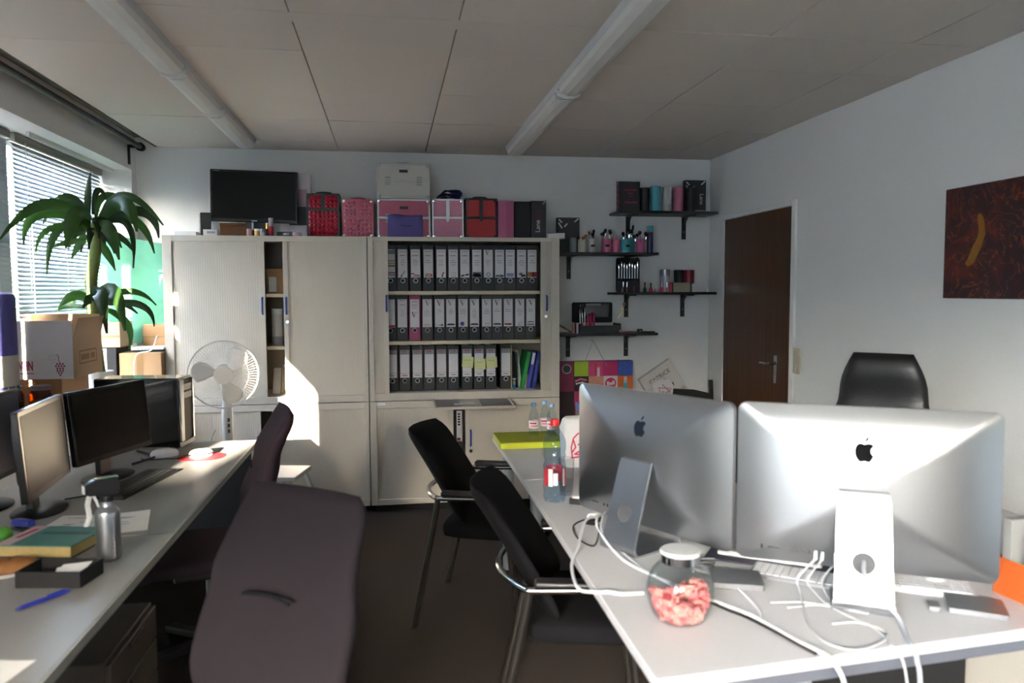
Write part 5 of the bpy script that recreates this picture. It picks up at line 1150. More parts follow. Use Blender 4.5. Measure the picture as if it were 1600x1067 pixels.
for k in range(3):
    a0 = math.radians((135, 15, 255)[k]); t = MB(); vs = []
    R_ = [(.035, -.22, .22), (.07, -.42, .40), (.11, -.55, .40), (.145, -.52, .30), (.165, -.36, .14), (.172, -.2, 0)]
    for r, b0, b1 in R_:
        for s_ in range(6):
            an = a0+b0+(b1-b0)*s_/5; tw_ = (s_/5-.5)*.038
            vs.append(hc+(ua*math.cos(an)+va*math.sin(an))*r+ax*(tw_+.015))
    t.add(vs, [(i*6+j, i*6+j+1, i*6+j+7, i*6+j+6) for i in range(5) for j in range(5)]); o = t.build('blade', m_blade, fn, ang=70)
    md = o.modifiers.new('s', 'SOLIDIFY'); md.thickness = .0018
MB().loft([[hc+ax*d+(ua*math.cos(2*PI*i/24)+va*math.sin(2*PI*i/24))*r for i in range(24)] for d, r in ((.068, .052), (.076, .052), (.080, .045))]).build('hub_cap', m_fan, fn)
g = MB(); g.ring(hc+ax*.0, ax, .188, .0042, 48, 8); o = g.build('guard_ring', m_fan, fn)
g = MB()
for k in range(72):
    an = 2*PI*k/72; d = ua*math.cos(an)+va*math.sin(an)
    for sg, dp in ((1, .072), (-1, .06)):
        P = [hc+d*.050+ax*sg*dp, hc+d*.11+ax*sg*dp*.95, hc+d*.16+ax*sg*dp*.65, hc+d*.187]
        g.tube(P, .0005, 3, cap=False)
for rr, dp in ((.09, .071), (.135, .060)): g.ring(hc+ax*dp, ax, rr, .0008, 40, 4)
o = g.build('wire_guard', m_fan, fn); o['kind'] = 'stuff'
cable('fan_cable', 'white fan cable hanging behind the far desk edge', [(-.99, 4.60, .70), (-1.02, 4.58, .60), (-1.0, 4.6, .3), (-1.05, 4.7, .03)], .003, m_cable)
# ---------------------------------------------------------------- on top of the cabinets
CT = 1.84
tv = thing('flat_television', 'black flat screen on top of the left cabinet', 'television', (-.868, 5.34, CT), 0)
R = RY(math.radians(1.2)); O = Vector((.0, 0, .268)); fr = (O, R@Vector((1, 0, 0)), R@Vector((0, 0, 1)), Vector((0, 1, 0)))
b = MB(); b.prism(rrect(.553, .338, .006, 3), fr, 0, .03); b.prism(rrect(.4, .24, .02, 3), fr, .03, .055); b.build('housing', mat('tv_gloss_black', '#0b0b0c', .12, coat=.3), tv, bevel=.003)
MB().prism([(-.262, -.148), (.262, -.148), (.262, .154), (-.262, .154)], fr, -.001, .001).build('screen', mat('tv_screen', '#0e0d0b', .4, spec=.15), tv)
t = MB(); t.prism([(-.018, -.162), (.018, -.162), (.018, -.156), (-.018, -.156)], fr, -.0012, 0); t.prism([(-.258, .158), (-.22, .158), (-.22, .162), (-.258, .162)], fr, -.0012, 0); t.build('maker_badge', m_steel, tv)
MB().loft([[(x*.06, y*.02+.03, zz) for x, y in ((-1, -1), (1, -1), (1, 1), (-1, 1))] for zz in (.012, .12)]).build('neck', m_black, tv)
MB().prism(rrect(.26, .16, .03, 4), ((0, .02, 0), (1, 0, 0), (0, 1, 0), (0, 0, 1)), 0, .012).build('base', m_black, tv, bevel=.003)
def bxs(name, label, cat, x0, x1, y0, y1, z0, z1, mt, bevel=.002, parts=(), rz=0, group=None):
    r = thing(name, label, cat, ((x0+x1)/2, (y0+y1)/2, z0), rz, group); hx, hy = (x1-x0)/2, (y1-y0)/2
    MB().box(-hx, -hy, 0, hx, hy, z1-z0).build('body', mt, r, bevel=bevel)
    for nm, q_, m_ in parts: MB().box(*q_).build(nm, m_, r)
    return r
nb = thing('spiral_notebook', 'black spiral notebook standing left of the television', 'notebook', (-1.175, 5.32, CT)); MB().box(-.03, -.004, 0, .035, .014, .158).build('cover', m_black, nb, bevel=.002)
t = MB()
for k in range(12): t.ring((-.032, .005, .012+.012*k), (0, 0, 1), .007, .0014, 10, 5)
t.build('spiral', m_steel, nb)
bxs('white_box', 'flat white box below the left corner of the television', 'box', -1.172, -1.085, 5.24, 5.32, CT, 1.884, m_cardw, parts=(('label', (-.02, -.0405, .018, .03, -.04, .032), m_hgrey),))
bxs('white_card', 'upright white card behind the flat white box', 'card', -1.140, -1.098, 5.365, 5.375, CT, 1.955, m_paper, .0005)
bxs('paper_stack', 'low white stack at the left end of the cabinet top', 'papers', -1.34, -1.21, 5.22, 5.40, CT, 1.868, m_paper, parts=(('top_sheet', (-.06, -.085, .028, .062, .088, .0288), m_label),))
wd = thing('wooden_box', 'brown wooden box behind the television foot', 'box', (-.985, 5.46, CT)); MB().box(-.125, -.02, 0, .115, .06, .10).build('body', mat('brown_wood', '#7a4a20', .5, var=.2, scale=12), wd, bevel=.003); MB().box(-.127, -.022, .085, .117, .062, .104).build('lid', MATS['brown_wood'], wd, bevel=.003)
bxs('display_box', 'white display box with dark picture half behind the television', 'box', -.72, -.515, 5.42, 5.48, CT, 2.275, mat('display_white', '#d5cdd2', .6), parts=(('dark_picture', (-.04, -.0312, .09, .075, -.03, .215), mat('picture_dark', '#1a1216', .5)), ('pink_picture', (-.05, -.0312, .22, .08, -.03, .33), mat('picture_pink', '#b59aa8', .6))))
def cosmetic(name, label, x, y, prof, mt, capm=None, cap=None, z0=CT, n=14, group=None):
    r = thing(name, label, 'cosmetics', (x, y, z0), 0, group); MB().lathe([(.0001, 0)]+prof+[(.0001, prof[-1][1])], n, cap=False).build('container', mt, r)
    if cap: MB().lathe([(.0001, cap[0][1])]+cap+[(.0001, cap[-1][1])], n, cap=False).build('cap', capm, r)
    return r
m_nude = mat('nude_pink', '#c08a86', .4); m_gold = mat('gold_metal', '#b08a4a', .3, .9); m_lip = mat('lip_red', '#b8303a', .35); m_lilac = mat('lilac', '#b8a2b8', .4)
cosmetic('lip_gloss', 'tall red lip gloss with clear cap under the television', -.750, 5.22, [(.016, 0), (.016, .065)], m_red, mat('clear_cap', '#b9a6ae', .2), [(.014, .065), (.015, .118)])
cosmetic('nail_polish', 'orange topped bottle left of the tall lip gloss', -.775, 5.25, [(.018, 0), (.018, .05)], mat('dark_red', '#5a1a22', .4), m_gold, [(.013, .05), (.013, .085)])
cosmetic('cream_jar', 'small pink jar under the middle of the television', -.88, 5.20, [(.018, 0), (.018, .038)], m_nude, m_nude, [(.018, .038), (.017, .046)])
cosmetic('cream_jar', 'white lidded jar under the middle of the television', -.832, 5.20, [(.020, 0), (.020, .032)], m_gold, m_white, [(.020, .032), (.019, .046)])
cosmetic('cream_jar', 'silver lidded jar right of the white lidded jar', -.795, 5.195, [(.020, 0), (.022, .025)], m_steel, m_steel, [(.022, .025), (.018, .045)])
cosmetic('lipstick', 'white lipstick tube standing under the television badge', -.862, 5.22, [(.007, 0), (.007, .04)], m_black, m_cardw, [(.0065, .04), (.0065, .088)])
cosmetic('powder_compact', 'black compact lying under the right corner of the television', -.64, 5.21, [(.038, 0), (.04, .008)], m_black, m_steel, [(.036, .008), (.035, .02)])
cosmetic('powder_compact', 'pink compact lying near the red diamond case', -.585, 5.20, [(.030, 0), (.031, .01)], m_nude, m_lilac, [(.030, .01), (.029, .026)])
bxs('blush_palette', 'black palette before the white display box', 'cosmetics', -.72, -.60, 5.26, 5.33, CT, 1.875, m_black, .003, (('mirror', (-.05, -.034, .035, .05, .03, .0362), m_chrome),))
# cosmetic cases
m_rcase = mat('case_red_gloss', '#a51f38', .13, var=.1); m_pcase = mat('case_pink_gloss', '#c06a80', .14, var=.08); m_pinkp = mat('case_pink', '#b0506a', .4); m_lpink2 = mat('case_light_pink', '#c07a92', .45, var=.12, scale=40); m_redmat = mat('case_red', '#a0141c', .5); m_wcase = mat('case_white', '#bdbab2', .45)
m_plate = mat('plate_black', '#1a1012', .4)
def case(label, x0, x1, z1, z0, depth, panel, frame, style, dia=False, ysplit=.52, y=5.28, handle=True, tilt=0, corners=None):
    w_, h_ = x1-x0, z1-z0
    c = thing('cosmetic_case', label, 'case', ((x0+x1)/2, y, z0), tilt, 'cosmetic cases on the cabinets'); X = w_/2; ys = h_*ysplit; fb = .012
    b = MB(); b.box(-X+.003, .003, .003, X-.003, depth-.003, ys-.004); b.box(-X+.003, .003, ys+.004, X-.003, depth-.003, h_-.003); b.build('panels', panel, c)
    f = MB()
    for yy in (0, depth-fb):
        f.box(-X, yy, 0, -X+fb, yy+fb, h_); f.box(X-fb, yy, 0, X, yy+fb, h_); f.box(-X+fb, yy, 0, X-fb, yy+fb, fb); f.box(-X+fb, yy, h_-fb, X-fb, yy+fb, h_)
    for sx in (-X, X-fb):
        f.box(sx, fb, 0, sx+fb, depth-fb, fb); f.box(sx, fb, h_-fb, sx+fb, depth-fb, h_); 
    f.box(-X, -.001, ys-.008, X, depth+.001, ys+.008)
    f.build('edge_frame', frame, c, bevel=.002)
    if style == 'v':
        MB().box(-.012, -.003, ys, .012, .0, h_).build('hasp_strap', frame, c, bevel=.001); MB().prism([(-.018, ys+.004), (.018, ys+.004), (.0, ys-.03), (-.006, ys-.026)], ((0, -.004, 0), (1, 0, 0), (0, 0, 1), (0, 1, 0)), 0, .004).build('clasp', frame, c)
    else:
        for sx in (-.6, .6):
            t = MB(); cx = sx*X
            for k in range(4): t.box(cx-.018, -.006, ys-.034+.016*k, cx+.018, -.001, ys-.025+.016*k)
            t.build('latch', m_steel, c, bevel=.001)
        MB().box(-.028, -.0015, h_*.74, .028, .003, h_*.74+.018).build('name_plate', m_plate, c)
    cm = corners or frame
    t = MB()
    for sx in (-X+.014, X-.014):
        for sz in (.014, h_-.014): t.lathe([(.012, 0), (.011, .003), (.0001, .0045)], 12, (0, 0, 0)); k_ = len(t.v)-36; t.v[k_:] = [(sx+a, -.0005-zz, sz+b_) for a, b_, zz in t.v[k_:]]
    t.build('corner_caps', cm, c)['kind'] = 'stuff'
    if handle: MB().tube([(-.05, depth*.5, h_-.002), (-.045, depth*.5, h_+.012), (0, depth*.5, h_+.016), (.045, depth*.5, h_+.012), (.05, depth*.5, h_-.002)], .006, 8, smooth=3).build('handle', frame, c)
    if dia:
        for z_a, z_b in ((fb, ys-.008), (ys+.008, h_-fb)):
            xsplit = ((-X+fb, -.012), (.012, X-fb)) if (style == 'v' and z_a > ys) else ((-X+fb, X-fb),)
            for xa, xb in xsplit:
                t = MB(); nx = max(2, round((xb-xa)/.027)); nz = max(2, round((z_b-z_a)/.027)); dx, dz = (xb-xa)/nx, (z_b-z_a)/nz
                for i in range(nx):
                    for j in range(nz):
                        a, b_ = xa+i*dx, z_a+j*dz; o = len(t.v)
                        t.add([(a, .003, b_), (a+dx, .003, b_), (a+dx, .003, b_+dz), (a, .003, b_+dz), (a+dx*.5, -.008, b_+dz*.5)], [(0, 1, 4), (1, 2, 4), (2, 3, 4), (3, 0, 4)])
                t.build('diamond_panel', panel, c, ang=10)
    return c
case('red diamond-quilted cosmetic case with black frame', -.531, -.318, 2.128, CT, .18, m_rcase, m_black, 'v', True, .64)
case('pink diamond-quilted cosmetic case with silver edges', -.303, -.097, 2.094, CT, .18, m_pcase, m_pinkp, 'v', True, .52, corners=m_chrome)
case('plain pink metal-edged case standing under the white case', -.073, .279, 2.100, CT, .20, m_pinkp, m_alud, 'l', corners=m_chrome, handle=False)
case('white metal case stacked on top of the pink case', -.071, .277, 2.335, 2.102, .20, m_wcase, m_wcase, 'l', corners=m_steel)
case('small light pink case with broad silver edges under the violet cloth', .289, .504, 2.105, CT, .18, m_lpink2, m_alu, 'v', corners=m_chrome)
case('small red case with broad black bands', .515, .732, 2.112, CT, .18, m_redmat, m_black, 'v')
m_purple = mat('violet_cloth', '#514a8a', .7, bump=.2, bscale=40)
pc = thing('cloth_pouch', 'violet cloth pouch with dark signature before the pink case', 'pouch', (.110, 5.225, CT))
t = MB(); rs = random.Random(2); G = 8
def pch(u, v, s_): return ((u-.5)*.235*(1-.04*v), s_*(.022*math.sin(PI*u)**.5*math.sin(PI*min(1, v*.9+.1))**.5+.003)+.006*math.sin(u*9+v*4), .148*v+.004*math.sin(u*7)*(v > .9))
for s_ in (-1, 1):
    vs = [pch(i/G, j/G, s_) for j in range(G+1) for i in range(G+1)]; t.add(vs, [(j*(G+1)+i, j*(G+1)+i+1, (j+1)*(G+1)+i+1, (j+1)*(G+1)+i) for j in range(G) for i in range(G)])
t.build('pouch_body', m_purple, pc, ang=70)
t = MB(); stroke(t, [(-.03, .075), (-.02, .082), (-.012, .072), (.0, .078), (.012, .073), (.028, .077), (.04, .072)], .005, -.034); t.build('signature', mat('violet_dark', '#2a2558', .6), pc)
vc = thing('cloth_pouch', 'folded violet cloth lying on the small light pink case', 'pouch', (.415, 5.37, 2.107), .1)
t = MB(); 
for k, (w_, zz, sh) in enumerate(((.16, .0, -.01), (.14, .026, .01))):
    vs = []
    for j in range(7):
        for i in range(11): u, v = i/10, j/6; vs.append(((u-.5)*w_+sh, (v-.5)*.11, zz+.012+.026*math.sin(PI*u)**.6+.008*math.sin(u*8+v*5+k)))
    n_ = len(vs); vs += [(x, y, max(zz, h_-.024)) for x, y, h_ in vs]
    t.add(vs, [(j*11+i, j*11+i+1, j*11+i+12, j*11+i+11) for j in range(6) for i in range(10)]+[(n_+j*11+i, n_+j*11+i+11, n_+j*11+i+12, n_+j*11+i+1) for j in range(6) for i in range(10)])
t.build('cloth_folds', m_purple, vc, ang=60)
bxs('pink_folder', 'upright pink wallet standing right of the red case', 'wallet', .737, .849, 5.29, 5.33, CT, 2.10, mat('pink_felt', '#b05c82', .6), .004, (('front_flap', (.005, -.0225, 0, .054, -.02, .258), mat('pink_felt_dark', '#a35076', .6)), ('seam', (.002, -.0228, .0, .006, -.02, .25), m_pinkp)))
bxs('black_folder', 'upright black wallet between the pink wallet and the black carton', 'wallet', .852, .965, 5.30, 5.34, CT, 2.098, m_blackmatt, .004, (('seam', (-.004, -.0206, .01, -.002, -.02, .25), m_black),))
m_cart = mat('carton_black', '#17151a', .45)
bc = bxs('gift_carton', 'black carton with upright white lettering at the right end of the cabinet', 'carton', .968, 1.072, 5.28, 5.36, CT, 2.10, m_cart, .001)
t = MB(); text_mb('Lane', .045, (-.006, -.0408, .088), (0, 0, 1), (-1, 0, 0), 'CENTER', t); t.build('lettering', m_paper, bc)
t = MB(); stroke(t, [(.03, .24), (.05, .262)], .009, -.0408); t.build('white_streaks', m_hgrey, bc); MB().box(-.02, -.0405, .10, .02, -.04, .2).build('magenta_shade', mat('magenta_dark', '#3d1028', .5), bc)
bxs('white_box', 'flat white box overhanging the right end of the cabinet top', 'box', 1.072, 1.19, 5.22, 5.34, CT, 1.878, m_cardw)
# ---------------------------------------------------------------- wall shelves
m_shelf = mat('shelf_black', '#17171a', .45)
def shelf(label, x0, x1, zt, brx):
    s = thing('wall_shelf', label, 'shelf', ((x0+x1)/2, YB, zt), 0, 'black wall shelves'); w_ = (x1-x0)/2; xc = (x0+x1)/2
    MB().box(-w_, -.25, -.018, w_, 0, 0).build('board', m_shelf, s, bevel=.001)
    for bx_ in brx:
        x = bx_-xc; t = MB()
        t.box(x-.016, -.006, -.185, x+.016, 0, -.018); t.box(x-.016, -.20, -.026, x+.016, -.006, -.018)
        t.loft([[(x+sx*.004, -.006, -.085) for sx in (-1, 1)]+[(x+sx*.004, -.006, -.05) for sx in (1, -1)], [(x+sx*.004, -.075, -.030) for sx in (-1, 1)]+[(x+sx*.004, -.05, -.026) for sx in (1, -1)]])
        o = t.build('bracket', m_shelf, s); MB().cyl((x, -.006, -.13), (x, -.0085, -.13), .005, n=10).build('screw', m_steel, o)
    return s
ZA, ZB2, ZC_, ZD_ = 2.052, 1.756, 1.472, 1.18
shelf('highest black wall shelf holding coloured tubes', 1.612, 2.355, ZA, (1.755, 2.19))
shelf('second highest black wall shelf holding brush cups', 1.165, 1.908, ZB2, (1.305, 1.745))
shelf('third black wall shelf from the top holding brush case and small boxes', 1.60, 2.35, ZC_, (1.745, 2.185))
shelf('lowest black wall shelf holding the open make-up case', 1.165, 1.908, ZD_, (1.300, 1.745))
ys = 5.42
m_mag = mat('magenta_print', '#b01f55', .5)
b = bxs('gift_carton', 'black and magenta carton at the left end of the highest shelf', 'carton', 1.622, 1.778, 5.39, 5.45, ZA, 2.26, m_cart, .001, rz=0)
t = MB(); text_mb('MISS', .026, (.005, -.0308, .135), (1, 0, 0), (0, 0, 1), 'CENTER', t); text_mb('KISS', .026, (.005, -.0308, .105), (1, 0, 0), (0, 0, 1), 'CENTER', t)
t.v = []; t.f = []; t.m = []
for zz, w_ in ((.142, .09), (.118, .034), (.098, .02), (.055, .085)):
    x = -w_/2
    while x < w_/2: t.box(.01+x, -.0309, zz, .01+x+.008, -.03, zz+(.011 if zz != .098 else .006)); x += .0115
t.build('magenta_print', m_mag, b)
t = MB()
for k in range(5): t.add([(-.0782, -.029, .01+.042*k), (-.0782, .028, .03+.042*k), (-.0782, .028, .052+.042*k), (-.0782, -.029, .032+.042*k)], [(0, 1, 2, 3)])
t.build('side_stripes', m_mag, b)
def tubecan(label, x, r, h_, mt, y=ys, z0=ZA, lid=.70, group='tubes on the highest shelf'):
    c = thing('brush_tube', label, 'tube', (x, y, z0), 0, group)
    MB().lathe([(.0001, 0), (r, 0), (r, h_*.30-.001)], 24, cap=False).build('tube_base', mt, c); MB().lathe([(r*.98, h_*.30-.001), (r*1.03, h_*.30+.001), (r*1.03, h_-.002), (r*.98, h_), (.0001, h_)], 24, cap=False).build('tube_lid', mt, c)
m_tblack = mat('tube_black', '#161618', .55)
tubecan('black tube right of the magenta carton on the highest shelf', 1.822, .034, .168, m_tblack); tubecan('turquoise tube on the highest shelf', 1.905, .036, .180, m_teal); tubecan('white tube on the highest shelf', 1.990, .033, .176, mat('tube_white', '#b9b9b4', .5)); tubecan('pink tube on the highest shelf', 2.078, .034, .177, mat('tube_pink', '#c06a88', .5)); tubecan('black tube before the streaked carton on the highest shelf', 2.165, .034, .172, m_tblack, 5.41)
def streakbox(label, x0, x1, y0, y1, z0, z1, text=True):
    b = bxs('gift_carton', label, 'carton', x0, x1, y0, y1, z0, z1, m_cart, .001); h_ = z1-z0; d = -(y1-y0)/2-.0008; t = MB()
    for a in ([(-.07, h_-.015), (-.05, h_-.035)], [(-.072, h_-.04), (-.05, h_-.075)], [(-.03, h_-.065), (-.012, h_-.045)], [(.045, h_-.03), (.07, h_-.008)]): stroke(t, a, .010, d)
    t.build('white_streaks', m_label, b)
    if text: t = MB(); text_mb('Lane', .042, (.045, d, h_*.42), (0, 0, -1), (1, 0, 0), 'CENTER', t); t.build('lettering', m_label, b); t = MB(); t.box(-.02, d, .005, .075, d+.0006, .02); t.build('foot_print', m_hgrey, b)
streakbox('black streaked carton at the right end of the highest shelf', 2.145, 2.305, 5.46, 5.51, ZA, 2.288)
streakbox('black streaked carton at the left end of the second shelf', 1.195, 1.355, 5.47, 5.53, ZB2, 2.008, False)
m_bristle = mat('bristle_black', '#1c1817', .9); m_bristleb = mat('bristle_brown', '#8a5a30', .9)
def brush(x, y, z0, L, tilt, az, mt, br_, group, label, rb=.009, name='makeup_brush', rh=.0028):
    r = thing(name, label, 'brush', (x, y, z0), 0, group, rot=(tilt*math.cos(az), tilt*math.sin(az), 0))
    MB().tube([(0, 0, 0), (0, 0, L*.62)], rh, 6).build('handle', mt, r); MB().lathe([(rh*1.1, L*.6), (rh*1.7, L*.78), (rh*1.4, L*.8)], 8).build('ferrule', m_chrome, r); MB().lathe([(rh*1.3, L*.79), (rb, L*.9), (rb*.8, L*.97), (.001, L)], 10).build('bristles', br_, r)
def cup(label, x, y, r, h_, mt, nb, Lb, brm, grp, plate=True, spread=.12, rb=.010, ring_=None):
    c = thing('brush_cup', label, 'cup', (x, y, ZB2), 0, 'brush cups on the second shelf')
    MB().lathe([(.0001, 0), (r, 0), (r, h_), (r*.92, h_), (r*.92, .004), (.0001, .004)], 22, cap=False).build('cup_wall', mt, c)
    if plate: MB().box(-.014, -r-.0015, h_*.4, .014, -r+.003, h_*.4+.016).build('name_plate', m_plate, c)
    for k in range(nb):
        a = 2*PI*k/nb+.5; brush(x+math.cos(a)*r*.35, y+math.sin(a)*r*.35, ZB2+.005, Lb*(1-.08*(k % 3)), spread, a+PI/2, m_black, brm[k % len(brm)], grp, grp, rb)
cup('grey brush cup beside the streaked carton on the second shelf', 1.295, 5.42, .026, .105, mat('cup_grey', '#7f8482', .4), 0, 0, (), '', False)
cup('white brush cup with brown brush head on the second shelf', 1.358, 5.40, .032, .09, mat('cup_white', '#c6c2b2', .4), 3, .125, (m_bristleb, m_bristle), 'brown and dark brushes in the left white cup', False, .2, .013)
cup('white brush cup with dark name plate on the second shelf', 1.430, 5.41, .033, .097, mat('cup_white_grey', '#bdbab4', .4), 3, .16, (m_bristle, m_bristleb), 'upright brushes in the white cup with name plate', True, .06)
cup('pink brush cup with dark name plate and black brushes', 1.536, 5.41, .034, .098, mat('cup_pink', '#c8668a', .4), 5, .165, (m_bristle,), 'black brushes in the left pink cup', True, .16, .012)
c = thing('pink_dispenser', 'pink dispenser with pointed top beside the left pink cup', 'bottle', (1.608, 5.42, ZB2)); MB().lathe([(.0001, 0), (.031, 0), (.031, .085), (.026, .09), (.0001, .09)], 22, cap=False).build('bottle_body', m_pink, c); MB().lathe([(.012, .09), (.010, .11), (.006, .125), (.0001, .126)], 12, cap=False).build('nozzle', m_pink, c)
cup('turquoise brush cup with dark name plate on the second shelf', 1.682, 5.40, .040, .095, m_teal, 4, .16, (m_bristle,), 'round black brushes in the turquoise cup', True, .14, .013)
cup('small turquoise cup behind the name plate cup on the second shelf', 1.735, 5.46, .026, .115, m_teal, 3, .20, (m_bristle,), 'tall silver brushes in the small turquoise cup', False, .07, .009)
cup('pink brush cup with flared black brush at the right', 1.792, 5.41, .034, .098, mat('cup_pink2', '#c05c90', .4), 5, .155, (m_bristle,), 'flared black brushes in the right pink cup', False, .30, .014)
sp = thing('spray_can', 'slim navy and turquoise can at the right end of the second shelf', 'can', (1.868, 5.43, ZB2)); MB().lathe([(.0001, 0), (.0235, 0), (.0235, .142), (.0001, .142)], 22, cap=False).build('can_body', mat('navy_can', '#2a2550', .35), sp); MB().lathe([(.024, .142), (.024, .150)], 22, cap=False).build('red_band', m_red, sp); MB().lathe([(.024, .150), (.024, .193), (.022, .196), (.0001, .196)], 22, cap=False).build('cap', m_teal, sp)
# third shelf
bc = thing('brush_roll_case', 'upright black brush case on the third shelf', 'case', (1.718, 5.47, ZC_)); t = MB(); t.prism([(x, zz+.125) for x, zz in rrect(.176, .25, .015, 4)], ((0, 0, 0), (1, 0, 0), (0, 0, 1), (0, 1, 0)), 0, .012); t.build('back_board', m_blackmatt, bc); MB().box(-.086, -.012, .085, .086, 0, .10).build('strap', m_blackmatt, bc, bevel=.002); MB().box(-.086, -.016, .0, .086, 0, .085).build('pocket', mat('pocket_dark', '#2b2830', .5), bc, bevel=.002)
for k in range(8): brush(1.718-.070+.020*k, 5.463, ZC_+.095, .135+.012*((k*5) % 3), .0, 0, m_steel, m_bristle, 'brushes in the upright case', 'silver brush, %s from left in the upright black brush case' % ORD[k], .010, rh=.0045)
def polish(label, x, col, capm, h_=.07, y=5.40, z0=ZC_, r=.0125):
    c = thing('nail_polish', label, 'nail polish', (x, y, z0), 0, 'small bottles on the third shelf'); MB().lathe([(.0001, 0), (r, 0), (r, h_*.42), (r*.5, h_*.5), (.0001, h_*.5)], 14, cap=False).build('bottle', col, c); MB().lathe([(r*.5, h_*.5), (r*.55, h_), (.0001, h_)], 12, cap=False).build('cap', capm, c)
for k, x in enumerate((1.662, 1.690)): polish('brown polish with bright silver cap before brush case, %s one' % ('left', 'right')[k], x, mat('polish_brown', '#4a2622', .3), m_chrome, .075)
polish('dark red polish before the brush case', 1.742, mat('polish_dark', '#5a1c22', .3), m_lip, .04); polish('black capped grey polish right of the brush case', 1.822, m_darkgrey, m_black, .072); polish('red polish with black cap on the third shelf', 1.868, mat('polish_red', '#b02430', .25), m_black, .068)
polish('pale polish with white cap on the third shelf', 1.908, m_nude, m_white, .055); polish('pink polish with silver cap on the third shelf', 1.950, m_mag, m_steel, .072); polish('rose polish with tall silver cap on the third shelf', 1.990, m_nude, m_chrome, .073)
cosmetic('lip_gloss', 'red lip gloss beside the cream box on the third shelf', 2.018, 5.40, [(.010, 0), (.010, .066)], m_lip, m_lip, [(.009, .066), (.009, .072)], ZC_)
c = thing('perfume_canister', 'white canister with dark lid behind the polishes on the third shelf', 'canister', (2.008, 5.49, ZC_)); MB().lathe([(.0001, 0), (.036, 0), (.036, .12), (.0001, .12)], 22, cap=False).build('body', mat('canister_white', '#bcb8c4', .3), c); MB().lathe([(.037, .12), (.037, .165), (.03, .168), (.0001, .168)], 22, cap=False).build('lid', m_steel, c)
tubecan('black tube behind the cream box on the third shelf', 2.118, .036, .163, m_tblack, 5.50, ZC_, group='tubes on the third shelf'); tubecan('dark red tube behind the silver box on the third shelf', 2.197, .037, .163, mat('tube_wine', '#7a1424', .5), 5.50, ZC_, group='tubes on the third shelf')
bxs('cream_box', 'cream small box on the third shelf', 'box', 2.038, 2.165, 5.40, 5.46, ZC_, 1.541, mat('cream_card', '#a39a83', .6), .002, (('lid_line', (-.0638, -.0306, .048, .0638, -.03, .0495), m_hgrey),)); bxs('silver_box', 'shiny silver small box at the right end of the third shelf', 'box', 2.182, 2.295, 5.40, 5.46, ZC_, 1.535, mat('silver_card', '#d5d3cf', .25, .6), .002, (('lid_line', (-.0568, -.0306, .045, .0568, -.03, .0465), m_steel),))
# lowest shelf
oc = thing('makeup_case', 'open black make-up case with mirror lid on the lowest shelf', 'case', (1.47, 5.44, ZD_)); t = MB(); t.prism([(x, zz+.145) for x, zz in rrect(.30, .15, .014, 4)], ((0, .09, 0), (1, 0, 0), (0, 0, 1), (0, 1, -.0)), 0, .03); t.build('lid', m_blackmatt, oc, bevel=.002)
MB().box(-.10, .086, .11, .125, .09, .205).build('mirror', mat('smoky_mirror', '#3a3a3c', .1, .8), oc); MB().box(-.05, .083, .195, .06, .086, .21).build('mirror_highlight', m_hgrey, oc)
b = MB(); b.box(-.14, -.10, 0, .16, .09, .008); b.box(-.14, -.10, .008, .16, -.094, .055); b.box(-.14, -.094, .008, -.134, .09, .07); b.box(.154, -.094, .008, .16, .09, .07); b.box(-.134, -.06, .04, .154, .08, .05); b.build('tray', m_black, oc, bevel=.002)
for k in range(3): brush(1.37+.018*k, 5.505, ZD_+.052, .14+.01*k, -.10, 0, m_steel, m_bristle, 'brushes in the open make-up case', 'silver brush, %s from left in the open make-up case' % ORD[k], .007, rh=.004)
for k in range(3): cosmetic('lip_gloss', 'magenta tube standing in the open make-up case, %s from left' % ORD[k], 1.425+.022*k, 5.49, [(.009, 0), (.009, .06+.008*k)], m_mag, m_mag, [(.008, .06+.008*k), (.007, .075+.008*k)], ZD_+.052, 10, 'magenta tubes in the make-up case')
brush(1.622, 5.40, ZD_+.11, .12, .45, PI/2, m_gold, m_bristleb, None, 'golden brush sticking out at the right of the make-up case', .016, rh=.005)
for k, (x, mt) in enumerate(((1.290, m_nude), (1.320, m_lilac), (1.354, m_lip), (1.388, mat('lip_nude', '#a8604c', .35)), (1.413, mat('lip_bright', '#c8242c', .35)))):
    cosmetic('lipstick', '%s lipstick standing before the make-up case' % ('pale pink', 'lilac', 'red', 'brown nude', 'bright red')[k], x, 5.385, [(.0095, 0), (.0095, .035)], mt if k != 3 else m_gold, mt, [(.009, .035), (.009, .072), (.007, .076)], ZD_)
t = MB().tube([(-.07, 0, .065), (.04, 0, .003)], .006, 8); solo(t, 'brow_pencil', m_bristleb, 'brown pencil leaning at the left end of the lowest shelf', 'pencil', (1.245, 5.42, ZD_+.006))
solo(MB().ball((0, 0, .018), .018, 16), 'pink_sponge', m_pink, 'round pink sponge at the right end of the lowest shelf', 'sponge', (1.622, 5.355, ZD_))
for k, (a, mt) in enumerate(((.3, m_mag), (-.2, m_red), (.6, m_black))): solo(MB().tube([(-.05, 0, .004), (.05, 0, .004)], .0035, 6), 'cosmetic_pencil', mt, '%s pencil lying right of the make-up case' % ('magenta', 'red', 'black')[k], 'pencil', (1.675+.012*k, 5.40+.03*k, ZD_), a)
bxs('small_cube', 'small dark cube jar on the lowest shelf', 'cosmetics', 1.765, 1.80, 5.37, 5.40, ZD_, 1.208, m_darkgrey, .003, (('label', (-.008, -.0156, .008, .008, -.015, .018), m_hgrey),))
solo(MB().tube([(-.045, 0, .005), (.05, 0, .005)], .005, 8), 'cosmetic_pencil', m_black, 'thick black pencil lying at the right end of the lowest shelf', 'pencil', (1.845, 5.39, ZD_), -.15)
